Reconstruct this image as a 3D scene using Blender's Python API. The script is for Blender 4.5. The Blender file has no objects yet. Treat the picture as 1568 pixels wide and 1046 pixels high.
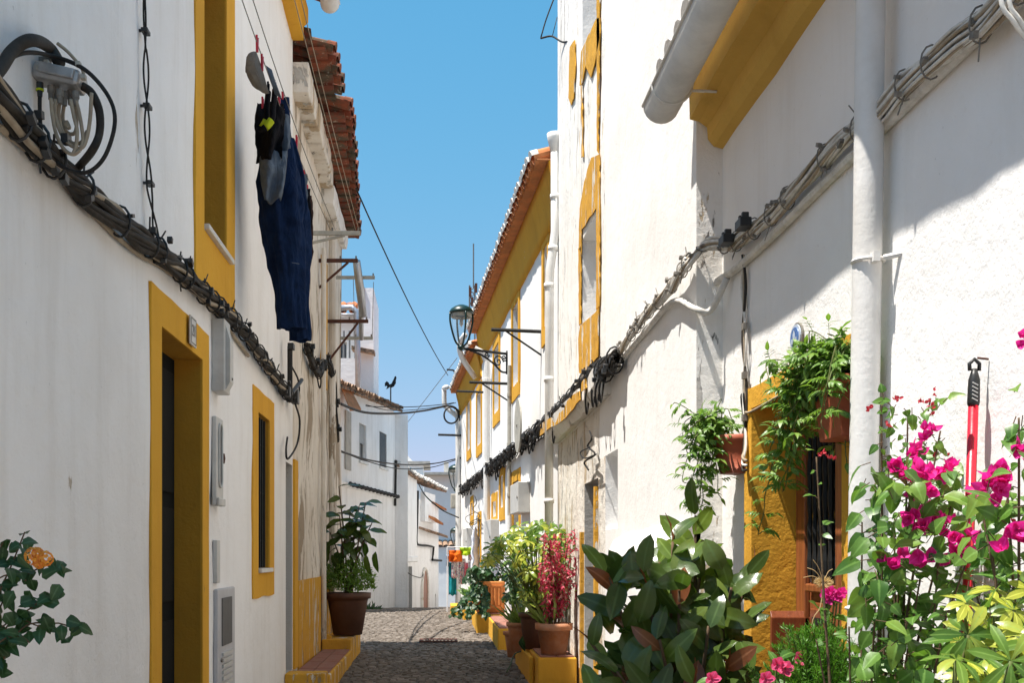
import bpy, math, random
from mathutils import Vector as V, noise as NZ, Matrix
R = math.radians
rnd = random.Random(11)
SC = bpy.context.scene
COL = SC.collection
F = 1690.0; PX = 670.0; PY = 850.0      # focal length and vanishing point of the photograph, in its pixels

# ---------------- camera, sky, sun, exposure ----------------
cd = bpy.data.cameras.new('camera'); cam = bpy.data.objects.new('camera', cd); COL.objects.link(cam)
cam.location = (0, 0, 0); cam.rotation_euler = (R(90), 0, 0)
cd.sensor_width = 36; cd.lens = F/1568*36; cd.shift_x = (784-PX)/1568; cd.shift_y = (PY-523)/1568
cd.clip_start = .05; cd.clip_end = 3000
SC.camera = cam
SUN = V((1.0, .35, -2.86)).normalized()
w = bpy.data.worlds.new("World"); SC.world = w; w.use_nodes = True
nt = w.node_tree; bg = nt.nodes['Background']
sky = nt.nodes.new('ShaderNodeTexSky'); sky.sky_type = 'NISHITA'; sky.sun_disc = False
sky.sun_elevation = math.asin(-SUN.z); sky.sun_rotation = math.atan2(-SUN.x, -SUN.y) % (2*math.pi)
sky.air_density = 1.0; sky.dust_density = .35; sky.ozone_density = 1.0; sky.altitude = 50
hs = nt.nodes.new('ShaderNodeHueSaturation'); hs.inputs['Saturation'].default_value = 1.28; hs.inputs['Hue'].default_value = .487
nt.links.new(sky.outputs[0], hs.inputs['Color']); sp = nt.nodes.new('ShaderNodeSeparateColor'); cb = nt.nodes.new('ShaderNodeCombineColor'); nt.links.new(hs.outputs[0], sp.inputs[0])
for ch, (ka, kb) in enumerate(((1.13, .147), (2.43, .536), (3.3, .55))):      # soft shoulder: keeps the low sky from washing out
    m1 = nt.nodes.new('ShaderNodeMath'); m1.operation = 'MULTIPLY_ADD'; m1.inputs[1].default_value = kb; m1.inputs[2].default_value = 1; nt.links.new(sp.outputs[ch], m1.inputs[0])
    m2 = nt.nodes.new('ShaderNodeMath'); m2.operation = 'DIVIDE'; nt.links.new(sp.outputs[ch], m2.inputs[0]); nt.links.new(m1.outputs[0], m2.inputs[1])
    m3 = nt.nodes.new('ShaderNodeMath'); m3.operation = 'MULTIPLY'; m3.inputs[1].default_value = ka; nt.links.new(m2.outputs[0], m3.inputs[0]); nt.links.new(m3.outputs[0], cb.inputs[ch])
nt.links.new(cb.outputs[0], bg.inputs[0]); bg.inputs[1].default_value = .102
sd = bpy.data.lights.new('sun', 'SUN'); sd.energy = 5.0; sd.angle = R(.53); sd.color = (1, .945, .87)
so = bpy.data.objects.new('sun', sd); COL.objects.link(so); so.rotation_euler = SUN.to_track_quat('-Z', 'Y').to_euler(); so.location = (-5, -3, 12)
SC.view_settings.view_transform = 'Standard'; SC.view_settings.look = 'None'
SC.view_settings.exposure = .88; SC.view_settings.gamma = 1
try:
    SC.cycles.max_bounces = 8; SC.cycles.diffuse_bounces = 7; SC.cycles.transparent_max_bounces = 6
except Exception: pass

# ---------------- materials ----------------
class NB:
    def __init__(s, name):
        s.m = bpy.data.materials.new(name); s.m.use_nodes = True; s.t = s.m.node_tree
        s.b = s.t.nodes['Principled BSDF']; s.out = s.t.nodes['Material Output']
        s.tc = s.n('TexCoord')
    def n(s, k, **kw):
        o = s.t.nodes.new('ShaderNode'+k)
        for a, b in kw.items(): setattr(o, a, b)
        return o
    def l(s, a, b): s.t.links.new(a, b)
    def coord(s, scale=(1, 1, 1)):
        mp = s.n('Mapping'); s.l(s.tc.outputs['Object'], mp.inputs[0]); mp.inputs['Scale'].default_value = scale; return mp.outputs[0]
    def noise(s, sc, det=4, rough=.55, scale=(1, 1, 1), dist=0):
        o = s.n('TexNoise'); o.inputs['Scale'].default_value = sc; o.inputs['Detail'].default_value = det
        o.inputs['Roughness'].default_value = rough; o.inputs['Distortion'].default_value = dist
        s.l(s.coord(scale), o.inputs['Vector']); return o.outputs['Fac']
    def ramp(s, fac, stops):
        r = s.n('ValToRGB'); e = r.color_ramp.elements
        while len(e) > 1: e.remove(e[-1])
        e[0].position, c = stops[0][0], stops[0][1]; e[0].color = tuple(c)+(1,) if not isinstance(c, (int, float)) else (c, c, c, 1)
        for p, c in stops[1:]:
            x = e.new(p); x.color = tuple(c)+(1,) if not isinstance(c, (int, float)) else (c, c, c, 1)
        s.l(fac, r.inputs[0]); return r.outputs[0]
    def mix(s, fac, a, b):
        o = s.n('MixRGB')
        if isinstance(fac, (int, float)): o.inputs[0].default_value = fac
        else: s.l(fac, o.inputs[0])
        for i, c in ((1, a), (2, b)):
            if isinstance(c, tuple): o.inputs[i].default_value = c+(1,)
            else: s.l(c, o.inputs[i])
        return o.outputs[0]
    def math(s, op, a, b=0):
        o = s.n('Math', operation=op)
        for i, c in ((0, a), (1, b)):
            if isinstance(c, (int, float)): o.inputs[i].default_value = c
            else: s.l(c, o.inputs[i])
        return o.outputs[0]
    def bump(s, h, dist, strength=1, prev=None):
        o = s.n('Bump'); o.inputs['Distance'].default_value = dist; o.inputs['Strength'].default_value = strength
        s.l(h, o.inputs['Height'])
        if prev: s.l(prev, o.inputs['Normal'])
        return o.outputs[0]
    def fin(s, col, rough=.9, normal=None, spec=.3, metal=0):
        if isinstance(col, tuple): s.b.inputs['Base Color'].default_value = col+(1,)
        else: s.l(col, s.b.inputs['Base Color'])
        if isinstance(rough, (int, float)): s.b.inputs['Roughness'].default_value = rough
        else: s.l(rough, s.b.inputs['Roughness'])
        s.b.inputs['Specular IOR Level'].default_value = spec; s.b.inputs['Metallic'].default_value = metal
        if normal: s.l(normal, s.b.inputs['Normal'])
        return s.m

def plaster(name, col, dirt, blotch=.35, streak=.25, grain=.004, lump=.012, chips=(), gs=90):
    n = NB(name)
    c = n.mix(n.ramp(n.noise(1.3, 5, .6), [(.4, 0), (.75, blotch)]), col, dirt)
    c = n.mix(n.ramp(n.noise(1.6, 6, .65, (3.2, 3.2, .35)), [(.5, 0), (.72, streak)]), c, dirt)
    c = n.mix(n.ramp(n.noise(14, 4, .7), [(.62, 0), (.75, .35*streak+.1)]), c, dirt)
    # pock marks and specks of dirt
    c = n.mix(n.ramp(n.noise(38, 2, .5), [(.73, 0), (.79, .35)]), c, tuple(x*.45 for x in dirt))
    h = n.noise(gs, 5, .7); nn = n.bump(h, grain, .9)
    nn = n.bump(n.noise(7, 4, .6), lump, .8, nn)
    nn = n.bump(n.ramp(n.noise(25, 3, .5), [(.3, 0), (.5, 1)]), grain*.5, .5, nn)
    for cc, sc, th, stretch in chips:
        msk = n.ramp(n.noise(sc, 7, .68, (1/stretch[0], 1/stretch[0], 1/stretch[1]), .3), [(th, 0), (th+.018, 1)])
        c = n.mix(msk, c, cc); nn = n.bump(n.math('SUBTRACT', 1, msk), .006, .9, nn)
    return n.fin(c, .93, nn, .15)

def leafmat(name, a, b, rough=.38, trans=.3, mid=None, tcol=None, back=None, rib=None):
    n = NB(name); g = n.n('NewGeometry')
    rp = n.ramp(g.outputs['Random Per Island'], [(0, a), (.7, b)] + ([(.93, mid)] if mid else []))
    c = n.mix(n.ramp(n.noise(30, 3), [(.35, 0), (.7, .3)]), rp, tuple(x*.6 for x in a))
    at_ = n.n('Attribute', attribute_name='rib'); rb = n.ramp(at_.outputs['Fac'], [(.80, 0), (.97, .55)])
    c = n.mix(rb, c, rib or tuple(min(.9, x*1.8+.05) for x in b))
    if back: c = n.mix(n.math('MULTIPLY', g.outputs['Backfacing'], .45), c, back)
    n.fin(c, rough, n.bump(n.noise(40, 3), .002, .5), .5)
    t = n.n('BsdfTranslucent'); n.l(n.mix(.5, c, tcol or (b[0]*1.6, b[1]*1.6, b[2]*.6)), t.inputs[0])
    mx = n.n('MixShader'); mx.inputs[0].default_value = trans
    n.l(n.b.outputs[0], mx.inputs[1]); n.l(t.outputs[0], mx.inputs[2]); n.l(mx.outputs[0], n.out.inputs[0])
    return n.m

def simple(name, col, rough=.5, spec=.5, metal=0, var=.25, sc=12, bump=.0015, dark=None, bs=60):
    n = NB(name)
    c = n.mix(n.ramp(n.noise(sc, 5, .65), [(.38, 0), (.72, var)]), col, dark or tuple(x*.45 for x in col))
    return n.fin(c, rough, n.bump(n.noise(bs, 4), bump, .7), spec, metal)

def cloth(name, col, col2=None, rough=.95):
    n = NB(name)
    c = n.mix(n.ramp(n.noise(9, 4), [(.35, 0), (.7, .7)]), col, col2 or tuple(x*.5 for x in col))
    return n.fin(c, rough, n.bump(n.noise(260, 2), .0015, .6, n.bump(n.noise(5, 5, .6, (2.2, 2.2, .8), .8), .05, .9)), .1)

WH = (.80, .79, .77)
M = {}
M['white'] = plaster('white_limewash', (.885, .872, .855), (.66, .62, .57), .34, .36, .003, .012,
    chips=[((.50, .42, .33), 2.0, .70, (.55, 2.2))])
M['white_r'] = plaster('rough_limewash', (.88, .868, .85), (.66, .61, .54), .22, .25, .0022, .008, gs=80)
M['white_smooth'] = plaster('smooth_limewash', (.87, .86, .84), (.68, .63, .56), .16, .2, .0018, .006,
    chips=[((.42, .39, .36), 8, .70, (.8, 2))])
M['white_peel'] = plaster('peeling_limewash', (.86, .845, .81), (.62, .56, .47), .3, .45, .003, .012,
    chips=[((.50, .48, .45), 2.4, .595, (.5, 2.8)), ((.60, .49, .34), 4, .62, (.5, 2)), ((.24, .22, .20), 8, .63, (.6, 2.2))])
M['stone_peel'] = plaster('crumbling_limewash', (.82, .78, .71), (.58, .50, .40), .45, .45, .008, .03,
    chips=[((.54, .43, .30), 2.6, .55, (.7, 2.4)), ((.50, .48, .44), 5, .575, (1, 1.5)), ((.28, .24, .20), 11, .63, (.9, 1.4))])
M['tan_peel'] = plaster('stained_limewash', (.78, .72, .64), (.46, .38, .28), .5, .5, .005, .018,
    chips=[((.36, .29, .215), 1.5, .56, (.7, 2.6)), ((.46, .38, .29), 3, .60, (.5, 2.2)), ((.14, .12, .10), 6, .665, (.35, 2.4))])
M['ochre'] = plaster('ochre_paint', (.70, .37, .042), (.50, .24, .03), .4, .35, .003, .01,
    chips=[((.74, .62, .46), 5, .685, (.8, 1.6)), ((.36, .20, .06), 12, .68, (.8, 1.8))])
M['ochre_r'] = plaster('rough_ochre_paint', (.70, .37, .042), (.50, .24, .03), .35, .35, .004, .009, gs=55)
M['ochre_peel'] = plaster('peeling_ochre_paint', (.66, .35, .045), (.46, .24, .05), .5, .4, .005, .02,
    chips=[((.70, .64, .54), 3.4, .575, (.5, 2.5)), ((.34, .24, .15), 5, .61, (.5, 2))])
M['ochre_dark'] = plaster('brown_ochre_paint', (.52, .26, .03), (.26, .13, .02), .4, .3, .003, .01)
M['ochre_pale'] = plaster('sandy_ochre_paint', (.74, .46, .11), (.52, .29, .06), .4, .35, .004, .014)
M['blue_white'] = plaster('plain_limewash', (.86, .855, .84), (.68, .66, .64), .2, .12, .003, .012)
M['far_white'] = plaster('weathered_far_limewash', (.88, .868, .85), (.60, .57, .53), .32, .45, .004, .02,
    chips=[((.48, .46, .43), 2.6, .67, (.5, 2))])
def tilemat(name, cols, moss):
    n = NB(name); g = n.n('NewGeometry')
    c = n.ramp(g.outputs['Random Per Island'], [(0, cols[0]), (.5, cols[1]), (1, cols[2])])
    c = n.mix(n.ramp(n.noise(6, 5, .7), [(.44, 0), (.58, moss)]), c, (.10, .08, .055))
    c = n.mix(n.ramp(n.noise(17, 4, .7), [(.62, 0), (.7, .6*moss)]), c, (.62, .56, .42))
    return n.fin(c, .9, n.bump(n.noise(30, 5), .006, .8), .2)
M['tile'] = tilemat('roof_tile', [(.56, .20, .075), (.62, .25, .10), (.50, .17, .07)], .3)
M['tile_old'] = tilemat('mossy_roof_tile', [(.22, .055, .032), (.27, .08, .042), (.15, .05, .035)], 1.0)
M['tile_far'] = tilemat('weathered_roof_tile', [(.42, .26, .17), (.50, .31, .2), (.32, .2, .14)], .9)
M['mortar'] = simple('white_mortar', (.74, .71, .66), .95, .1, 0, .4, 20, .006)
M['terracotta'] = simple('terracotta', (.50, .20, .09), .85, .2, 0, .55, 7, .003, (.60, .42, .32))
M['terra_red'] = simple('red_clay', (.42, .10, .045), .6, .4, 0, .4, 8, .002)
M['terra_orange'] = simple('orange_clay', (.66, .25, .075), .8, .2, 0, .35, 8, .003)
M['dark_pot'] = simple('dark_brown_clay', (.115, .05, .03), .6, .4, 0, .5, 7, .002)
M['paver'] = simple('red_paver', (.30, .13, .095), .85, .2, 0, .5, 9, .004, (.30, .23, .19))
M['pvc'] = simple('white_painted_pipe', (.77, .76, .735), .5, .4, 0, .4, 5, .002, (.5, .46, .4))
M['pvc_grey'] = simple('grey_gutter', (.76, .74, .69), .55, .4, 0, .4, 5, .002)
M['cable_black'] = simple('black_cable', (.016, .015, .014), .7, .25, 0, .5, 14, .001, (.06, .052, .045))
M['cable_dusty'] = simple('dusty_cable', (.030, .026, .022), .8, .2, 0, .6, 12, .001, (.085, .072, .058))
M['cable_beige'] = simple('beige_cable', (.38, .31, .22), .6, .3, 0, .6, 14, .001, (.17, .12, .08))
M['cable_white'] = simple('whitewashed_cable', (.72, .70, .65), .7, .3, 0, .6, 18, .002, (.32, .28, .23))
M['clamp_black'] = simple('black_plastic', (.018, .018, .018), .45, .5, 0, .4, 30, .001)
M['clamp_grey'] = simple('dirty_grey_plastic', (.24, .22, .19), .7, .3, 0, .8, 20, .002, (.05, .045, .04))
M['alu'] = simple('cast_alloy', (.42, .41, .40), .5, .5, .55, .5, 16, .002, (.16, .15, .14))
M['zinc'] = simple('zinc_pipe', (.50, .52, .55), .4, .5, .7, .4, 9, .002)
M['rust'] = simple('rusty_steel', (.10, .038, .025), .8, .3, 0, .6, 14, .003, (.05, .03, .025))
M['steel_pale'] = simple('painted_steel', (.46, .44, .38), .6, .4, .1, .6, 14, .002)
M['iron'] = simple('black_iron', (.012, .013, .013), .6, .3, 0, .3, 20, .001)
M['green_iron'] = simple('dark_green_paint', (.006, .030, .024), .35, .5, 0, .3, 14, .001)
M['plastic_white'] = simple('grey_white_plastic', (.56, .55, .52), .5, .5, 0, .4, 6, .001)
M['plastic_lav'] = simple('grey_enamel', (.48, .48, .50), .5, .5, 0, .25, 6, .001)
M['plastic_dark'] = simple('dark_grey_vent', (.10, .10, .10), .6, .4, 0, .4, 14, .001)
M['marble'] = simple('pale_marble', (.68, .66, .62), .45, .4, 0, .3, 8, .001)
M['concrete'] = simple('pale_concrete', (.50, .46, .40), .9, .2, 0, .5, 5, .005)
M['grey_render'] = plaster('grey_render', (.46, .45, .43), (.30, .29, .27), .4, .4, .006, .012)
M['shutter'] = simple('pale_shutter', (.55, .56, .56), .6, .3, 0, .3, 8, .001)
M['shutter_dk'] = simple('grey_shutter', (.16, .165, .17), .6, .3, 0, .3, 8, .001)
M['red'] = simple('red_paint', (.58, .012, .03), .3, .5, 0, .25, 9, .0006)
M['stem'] = simple('green_stem', (.10, .14, .035), .7, .3, 0, .6, 14, .002, (.13, .085, .04))
M['bark'] = simple('brown_stem', (.13, .085, .05), .85, .2, 0, .6, 14, .004)
M['soil'] = simple('soil', (.045, .03, .02), .95, .1, 0, .6, 14, .01)
M['white_plast'] = simple('white_wire', (.80, .80, .80), .4, .5, 0, .1, 9, .0005)
M['blue_glaze'] = simple('blue_glaze', (.06, .16, .42), .25, .6, 0, .3, 40, .0006)
M['pale_glaze'] = simple('pale_blue_glaze', (.52, .60, .70), .25, .6, 0, .3, 40, .0006)
M['tile_glaze'] = simple('house_number_glaze', (.60, .59, .56), .3, .6, 0, .4, 60, .0006)
def woodmat(name, a, b, rough=.45):
    n = NB(name)
    c = n.ramp(n.noise(5, 6, .7, (9, 9, .7), .4), [(.3, a), (.6, b), (.75, a)])
    return n.fin(c, rough, n.bump(n.noise(6, 5, .7, (12, 12, .7)), .002, .8), .4)
M['wood'] = woodmat('varnished_wood', (.13, .035, .012), (.34, .11, .035))
M['wood_board'] = woodmat('red_brown_board', (.14, .035, .015), (.23, .065, .025), .35)
def glassmat():
    n = NB('window_glass'); n.fin((.03, .036, .042), .06, None, .9); return n.m
M['glass'] = glassmat()
def lampglass():
    n = NB('lamp_glass'); n.fin((.8, .85, .87), .05, None, .6); n.b.inputs['Alpha'].default_value = .13; return n.m
M['lampglass'] = lampglass()
M['c_navy'] = cloth('navy_cotton', (.011, .026, .072), (.002, .006, .02))
M['c_black'] = cloth('black_cotton', (.010, .010, .013))
M['c_denim'] = cloth('grey_denim', (.13, .16, .20), (.07, .09, .12))
M['c_grey'] = cloth('grey_twill', (.24, .23, .21), (.15, .145, .135))
M['c_lime'] = cloth('lime_knit', (.52, .60, .03), (.42, .5, .02))
M['c_orange'] = cloth('orange_towel', (.80, .17, .02), (.62, .10, .01))
M['c_green'] = cloth('lime_towel', (.42, .62, .03), (.3, .5, .02))
M['c_teal'] = cloth('teal_cotton', (.02, .26, .30), (.01, .17, .21))
M['c_white'] = cloth('white_cotton', (.74, .76, .84), (.62, .65, .76))
M['c_blue'] = cloth('pale_blue_cotton', (.35, .52, .66), (.25, .4, .55))
def floral():
    n = NB('floral_cotton')
    c = n.mix(n.ramp(n.noise(34, 2), [(.5, 0), (.54, 1)]), (.62, .56, .54), (.20, .22, .26))
    c = n.mix(n.ramp(n.noise(22, 2), [(.60, 0), (.63, 1)]), c, (.55, .06, .12)); return n.fin(c, .9, None, .1)
M['c_floral'] = floral()
M['c_pink'] = cloth('pink_cotton', (.55, .05, .12), (.7, .4, .4))
# leaves
M['l_rubber'] = leafmat('rubber_leaf', (.018, .055, .013), (.06, .125, .02), .22, .28, (.15, .21, .03), back=(.09, .12, .03))
M['l_rubber_y'] = leafmat('young_rubber_leaf', (.10, .17, .02), (.16, .24, .035), .25, .4)
M['l_rubber_r'] = leafmat('bronze_rubber_leaf', (.16, .045, .02), (.26, .10, .035), .3, .35, tcol=(.6, .2, .05))
M['l_boug'] = leafmat('bougainvillea_leaf', (.05, .14, .022), (.12, .24, .035), .38, .38, (.20, .32, .05))
M['f_mag'] = leafmat('magenta_bract', (.66, .008, .24), (.80, .02, .32), .6, .4, (.86, .05, .36), tcol=(1, .03, .4))
M['f_red'] = leafmat('red_bud', (.38, .01, .05), (.5, .03, .05), .6, .3)
M['l_schef'] = leafmat('umbrella_leaf', (.06, .15, .02), (.14, .24, .03), .3, .35, (.42, .46, .07))
M['l_yellow'] = leafmat('yellow_umbrella_leaf', (.34, .38, .04), (.48, .50, .07), .3, .35, (.20, .30, .03))
M['l_jas'] = leafmat('jasmine_leaf', (.07, .17, .025), (.16, .29, .04), .4, .4, (.26, .40, .07))
M['l_dark'] = leafmat('dark_leaf', (.014, .05, .014), (.03, .085, .02), .45, .25)
M['l_fern'] = leafmat('feathery_leaf', (.05, .16, .012), (.11, .27, .02), .5, .35)
M['l_pink'] = leafmat('pink_leaf', (.48, .02, .07), (.62, .05, .11), .45, .35, (.80, .48, .42), tcol=(.9, .1, .15))
M['l_spear'] = leafmat('spear_leaf', (.12, .2, .03), (.25, .33, .07), .4, .3)
M['f_orange'] = leafmat('orange_petal', (.75, .24, .02), (.85, .42, .05), .6, .3, (.80, .15, .05))
M['f_dry'] = leafmat('dry_flower', (.52, .36, .18), (.62, .46, .26), .8, .3)
M['f_pink'] = leafmat('pink_petal', (.80, .04, .16), (.85, .10, .25), .5, .4, (.9, .6, .6), tcol=(1, .1, .3))

# ---------------- mesh builder ----------------
class MB:
    def __init__(s): s.v = []; s.f = []; s.mi = []; s.rib = []
    def add(s, vs, fs, mi=0):
        b = len(s.v); s.v += [tuple(x) for x in vs]
        s.f += [tuple(i+b for i in f) for f in fs]; s.mi += [mi]*len(fs)
    def quad(s, a, b, c, d, mi=0): s.add([a, b, c, d], [(0, 1, 2, 3)], mi)
    def box(s, o, a, b, c, mi=0):
        o, a, b, c = map(V, (o, a, b, c))
        vs = [o, o+a, o+a+b, o+b, o+c, o+a+c, o+a+b+c, o+b+c]
        s.add(vs, [(0, 3, 2, 1), (4, 5, 6, 7), (0, 1, 5, 4), (1, 2, 6, 5), (2, 3, 7, 6), (3, 0, 4, 7)], mi)
    def cbox(s, c, sx, sy, sz, mi=0, rot=None):
        c = V(c); m = rot or Matrix.Identity(3)
        a, b, d = m @ V((sx, 0, 0)), m @ V((0, sy, 0)), m @ V((0, 0, sz)); s.box(c-(a+b+d)/2, a, b, d, mi)
    def tube(s, pts, r, n=7, mi=0, cap=True, flat=1.0):
        pts = [V(p) for p in pts]; N = len(pts)
        if N < 2: return
        rs = r if isinstance(r, (list, tuple)) else [r]*N
        t0 = (pts[1]-pts[0]).normalized(); up = V((0, 0, 1)) if abs(t0.z) < .9 else V((1, 0, 0))
        x = t0.cross(up).normalized(); vs = []
        for i, p in enumerate(pts):
            t = (pts[min(i+1, N-1)]-pts[max(i-1, 0)])
            t = t.normalized() if t.length > 1e-9 else t0
            x = (x-t*x.dot(t)); x = x.normalized() if x.length > 1e-6 else t.orthogonal().normalized(); y = t.cross(x)
            for k in range(n):
                a = 2*math.pi*k/n; vs.append(p+x*math.cos(a)*rs[i]+y*math.sin(a)*rs[i]*flat)
        fs = [(i*n+k, i*n+(k+1) % n, (i+1)*n+(k+1) % n, (i+1)*n+k) for i in range(N-1) for k in range(n)]
        if cap: fs += [tuple(range(n-1, -1, -1)), tuple((N-1)*n+k for k in range(n))]
        s.add(vs, fs, mi)
    def lathe(s, c, prof, n=28, mi=0, sx=1, sy=1, jit=0):
        c = V(c); vs = []
        for r, z in prof:
            for k in range(n):
                a = 2*math.pi*k/n; rr = r*(1+jit*NZ.noise(V((math.cos(a)*2, math.sin(a)*2, z*4))))
                vs.append(c+V((math.cos(a)*rr*sx, math.sin(a)*rr*sy, z)))
        N = len(prof)
        fs = [(i*n+k, i*n+(k+1) % n, (i+1)*n+(k+1) % n, (i+1)*n+k) for i in range(N-1) for k in range(n)]
        s.add(vs, fs, mi)
    def leaf(s, p, d, nrm, L, W, mi=0, kind='oval', fold=.25, curl=.3, seg=5):
        d = V(d).normalized(); side = d.cross(V(nrm))
        if side.length < 1e-4: side = d.orthogonal()
        side.normalize(); up = side.cross(d).normalized(); vs = []; p = V(p)
        for i in range(seg+1):
            t = i/seg
            if kind == 'oval': wd = math.sin(math.pi*t**.85)**.62
            elif kind == 'heart': wd = (math.sin(math.pi*min(1, t**.55)))**.8 if t < 1 else 0
            elif kind == 'lance': wd = math.sin(math.pi*t**.7)
            elif kind == 'round': wd = max(0, math.sin(math.pi*t**1.55))**.8
            else: wd = math.sin(math.pi*t)**.6
            if i == 0: wd = .04
            if i == seg: wd = .0
            wd *= W/2
            ang = curl*t; c = p + d*(L*t*math.cos(ang*.6)) - up*(L*t*math.sin(ang)*.8)
            f = wd*fold
            ru = L*.035; vs += [c+side*wd+up*(f+rnd.uniform(-ru, ru)), c, c-side*wd+up*(f+rnd.uniform(-ru, ru))]
        fs = []
        for i in range(seg):
            a = i*3; fs += [(a, a+1, a+4, a+3), (a+1, a+2, a+5, a+4)]
        s.rib += range(len(s.v)+1, len(s.v)+len(vs), 3); s.add(vs, fs, mi)
    def build(s, name, mats, parent=None, smooth=False, bevel=0):
        me = bpy.data.meshes.new(name)
        if parent is not None:
            o0 = V((0, 0, 0)); q = parent
            while q is not None: o0 += q.location; q = q.parent
        else:
            xs = [v[0] for v in s.v]; ys = [v[1] for v in s.v]; zs = [v[2] for v in s.v]
            o0 = V(((min(xs)+max(xs))/2, (min(ys)+max(ys))/2, min(zs)))
        me.from_pydata([(v[0]-o0.x, v[1]-o0.y, v[2]-o0.z) for v in s.v], [], s.f)
        if not isinstance(mats, (list, tuple)): mats = [mats]
        for m in mats: me.materials.append(M[m] if isinstance(m, str) else m)
        me.polygons.foreach_set('material_index', s.mi)
        if smooth: me.polygons.foreach_set('use_smooth', [True]*len(s.f))
        if s.rib:
            at_ = me.attributes.new('rib', 'FLOAT', 'POINT'); q = [0.0]*len(s.v)
            for k in s.rib: q[k] = 1.0
            at_.data.foreach_set('value', q)
        me.update()
        o = bpy.data.objects.new(name, me); COL.objects.link(o)
        if parent is not None: o.parent = parent
        else: o.location = o0
        if bevel:
            b = o.modifiers.new('bevel', 'BEVEL'); b.width = bevel; b.segments = 2; b.limit_method = 'ANGLE'
        return o

def T(name, label, cat, loc=(0, 0, 0), group=None):
    o = bpy.data.objects.new(name, None); COL.objects.link(o); o.location = loc; o.empty_display_size = .1
    return tag(o, label, cat, group)
def tag(o, label, cat, group=None, kind=None):
    if label: o['label'] = label
    if cat: o['category'] = cat
    if group: o['group'] = group
    if kind: o['kind'] = kind
    return o
def smoothpath(pts, k=6):
    pts = [V(p) for p in pts]
    if len(pts) < 3: return pts
    P = [pts[0]*2-pts[1]]+pts+[pts[-1]*2-pts[-2]]; out = []
    for i in range(1, len(P)-2):
        a, b, c, d = P[i-1:i+3]
        for j in range(k):
            t = j/k
            out.append(.5*((2*b)+(c-a)*t+(2*a-5*b+4*c-d)*t*t+(3*b-a-3*c+d)*t**3))
    out.append(pts[-1]); return out
def at(px, py, Y): return V(((px-PX)*Y/F, Y, (PY-py)*Y/F))

class Fr:     # a vertical wall plane: u along the wall, off towards the street, z up
    def __init__(s, o, u, n): s.o = V((o[0], o[1], 0)); s.u = V((u[0], u[1], 0)).normalized(); s.n = V((n[0], n[1], 0)).normalized()
    def p(s, u, off, z): q = s.o+s.u*u+s.n*off; return V((q.x, q.y, z))
    def hit(s, px, py, off=0):
        d = V(((px-PX)/F, 1, (PY-py)/F)); q = s.o+s.n*off; k = q.dot(s.n)/V((d.x, d.y, 0)).dot(s.n)
        P = d*k; return (V((P.x, P.y, 0))-s.o).dot(s.u), P.z
    def hp(s, px, py, off=0): u, z = s.hit(px, py, off); return s.p(u, off, z)
    def box(s, m, u0, u1, z0, z1, o0, o1, mi=0): m.box(s.p(u0, o0, z0), s.u*(u1-u0), s.n*(o1-o0), V((0, 0, z1-z0)), mi)

def wob(p, a, sc=1.7): return a*(NZ.noise(V(p)*sc)+.5*NZ.noise(V(p)*sc*2.7))
def facade(fr, u0, u1, z0, z1, holes, name, mats, parent, D=3.0, step=.22, disp=.012, top=True, mfun=None, cuts=(), zcuts=()):
    """wall with real openings; mats[0] the wall, hole['m'] indexes the reveal material"""
    def lines(a, b, cuts):
        L = sorted(set([a, b]+[c for c in cuts if a < c < b])); out = [L[0]]
        for x, y in zip(L, L[1:]):
            k = max(1, int((y-x)/step)); out += [x+(y-x)*(j+1)/k for j in range(k)]
        return out
    hu = [h['u0'] for h in holes]+[h['u1'] for h in holes]; hz = [h['z0'] for h in holes]+[h['z1'] for h in holes]
    U = lines(u0, u1, hu+list(cuts)); Z = lines(z0, z1, hz+list(zcuts)); m = MB(); idx = {}; eps = 1e-5; vs = []; fs = []; fm = []
    for i, u in enumerate(U):
        for j, z in enumerate(Z):
            fixed = i in (0, len(U)-1) or j in (0, len(Z)-1) or any(h['u0']-eps <= u <= h['u1']+eps and h['z0']-eps <= z <= h['z1']+eps for h in holes)
            q = fr.p(u, 0, z); o = 0 if fixed else wob(q, disp); idx[i, j] = len(vs); vs.append(fr.p(u, o, z))
    for i in range(len(U)-1):
        for j in range(len(Z)-1):
            cu, cz = (U[i]+U[i+1])/2, (Z[j]+Z[j+1])/2
            if any(h['u0'] < cu < h['u1'] and h['z0'] < cz < h['z1'] for h in holes): continue
            fs.append((idx[i, j], idx[i+1, j], idx[i+1, j+1], idx[i, j+1])); fm.append(mfun(cu, cz) if mfun else 0)
    m.add(vs, fs, 0); m.mi[-len(fs):] = fm
    for h in holes:
        d = h.get('d', .2); mi = h.get('m', 0); a, b, c, e = h['u0'], h['u1'], h['z0'], h['z1']
        for (p, q) in (((a, c), (b, c)), ((b, c), (b, e)), ((b, e), (a, e)), ((a, e), (a, c))):
            m.quad(fr.p(p[0], 0, p[1]), fr.p(q[0], 0, q[1]), fr.p(q[0], -d, q[1]), fr.p(p[0], -d, p[1]), mi)
        if not h.get('open'): m.quad(fr.p(a, -d, c), fr.p(b, -d, c), fr.p(b, -d, e), fr.p(a, -d, e), h.get('bm', mi))
    m.quad(fr.p(u0, 0, z0), fr.p(u0, -D, z0), fr.p(u0, -D, z1), fr.p(u0, 0, z1), 0)
    m.quad(fr.p(u1, 0, z0), fr.p(u1, -D, z0), fr.p(u1, -D, z1), fr.p(u1, 0, z1), 0)
    m.quad(fr.p(u0, -D, z0), fr.p(u1, -D, z0), fr.p(u1, -D, z1), fr.p(u0, -D, z1), 0)
    if top: m.quad(fr.p(u0, 0, z1), fr.p(u1, 0, z1), fr.p(u1, -D, z1), fr.p(u0, -D, z1), 0)
    return m.build(name, mats, parent, True)

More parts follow.
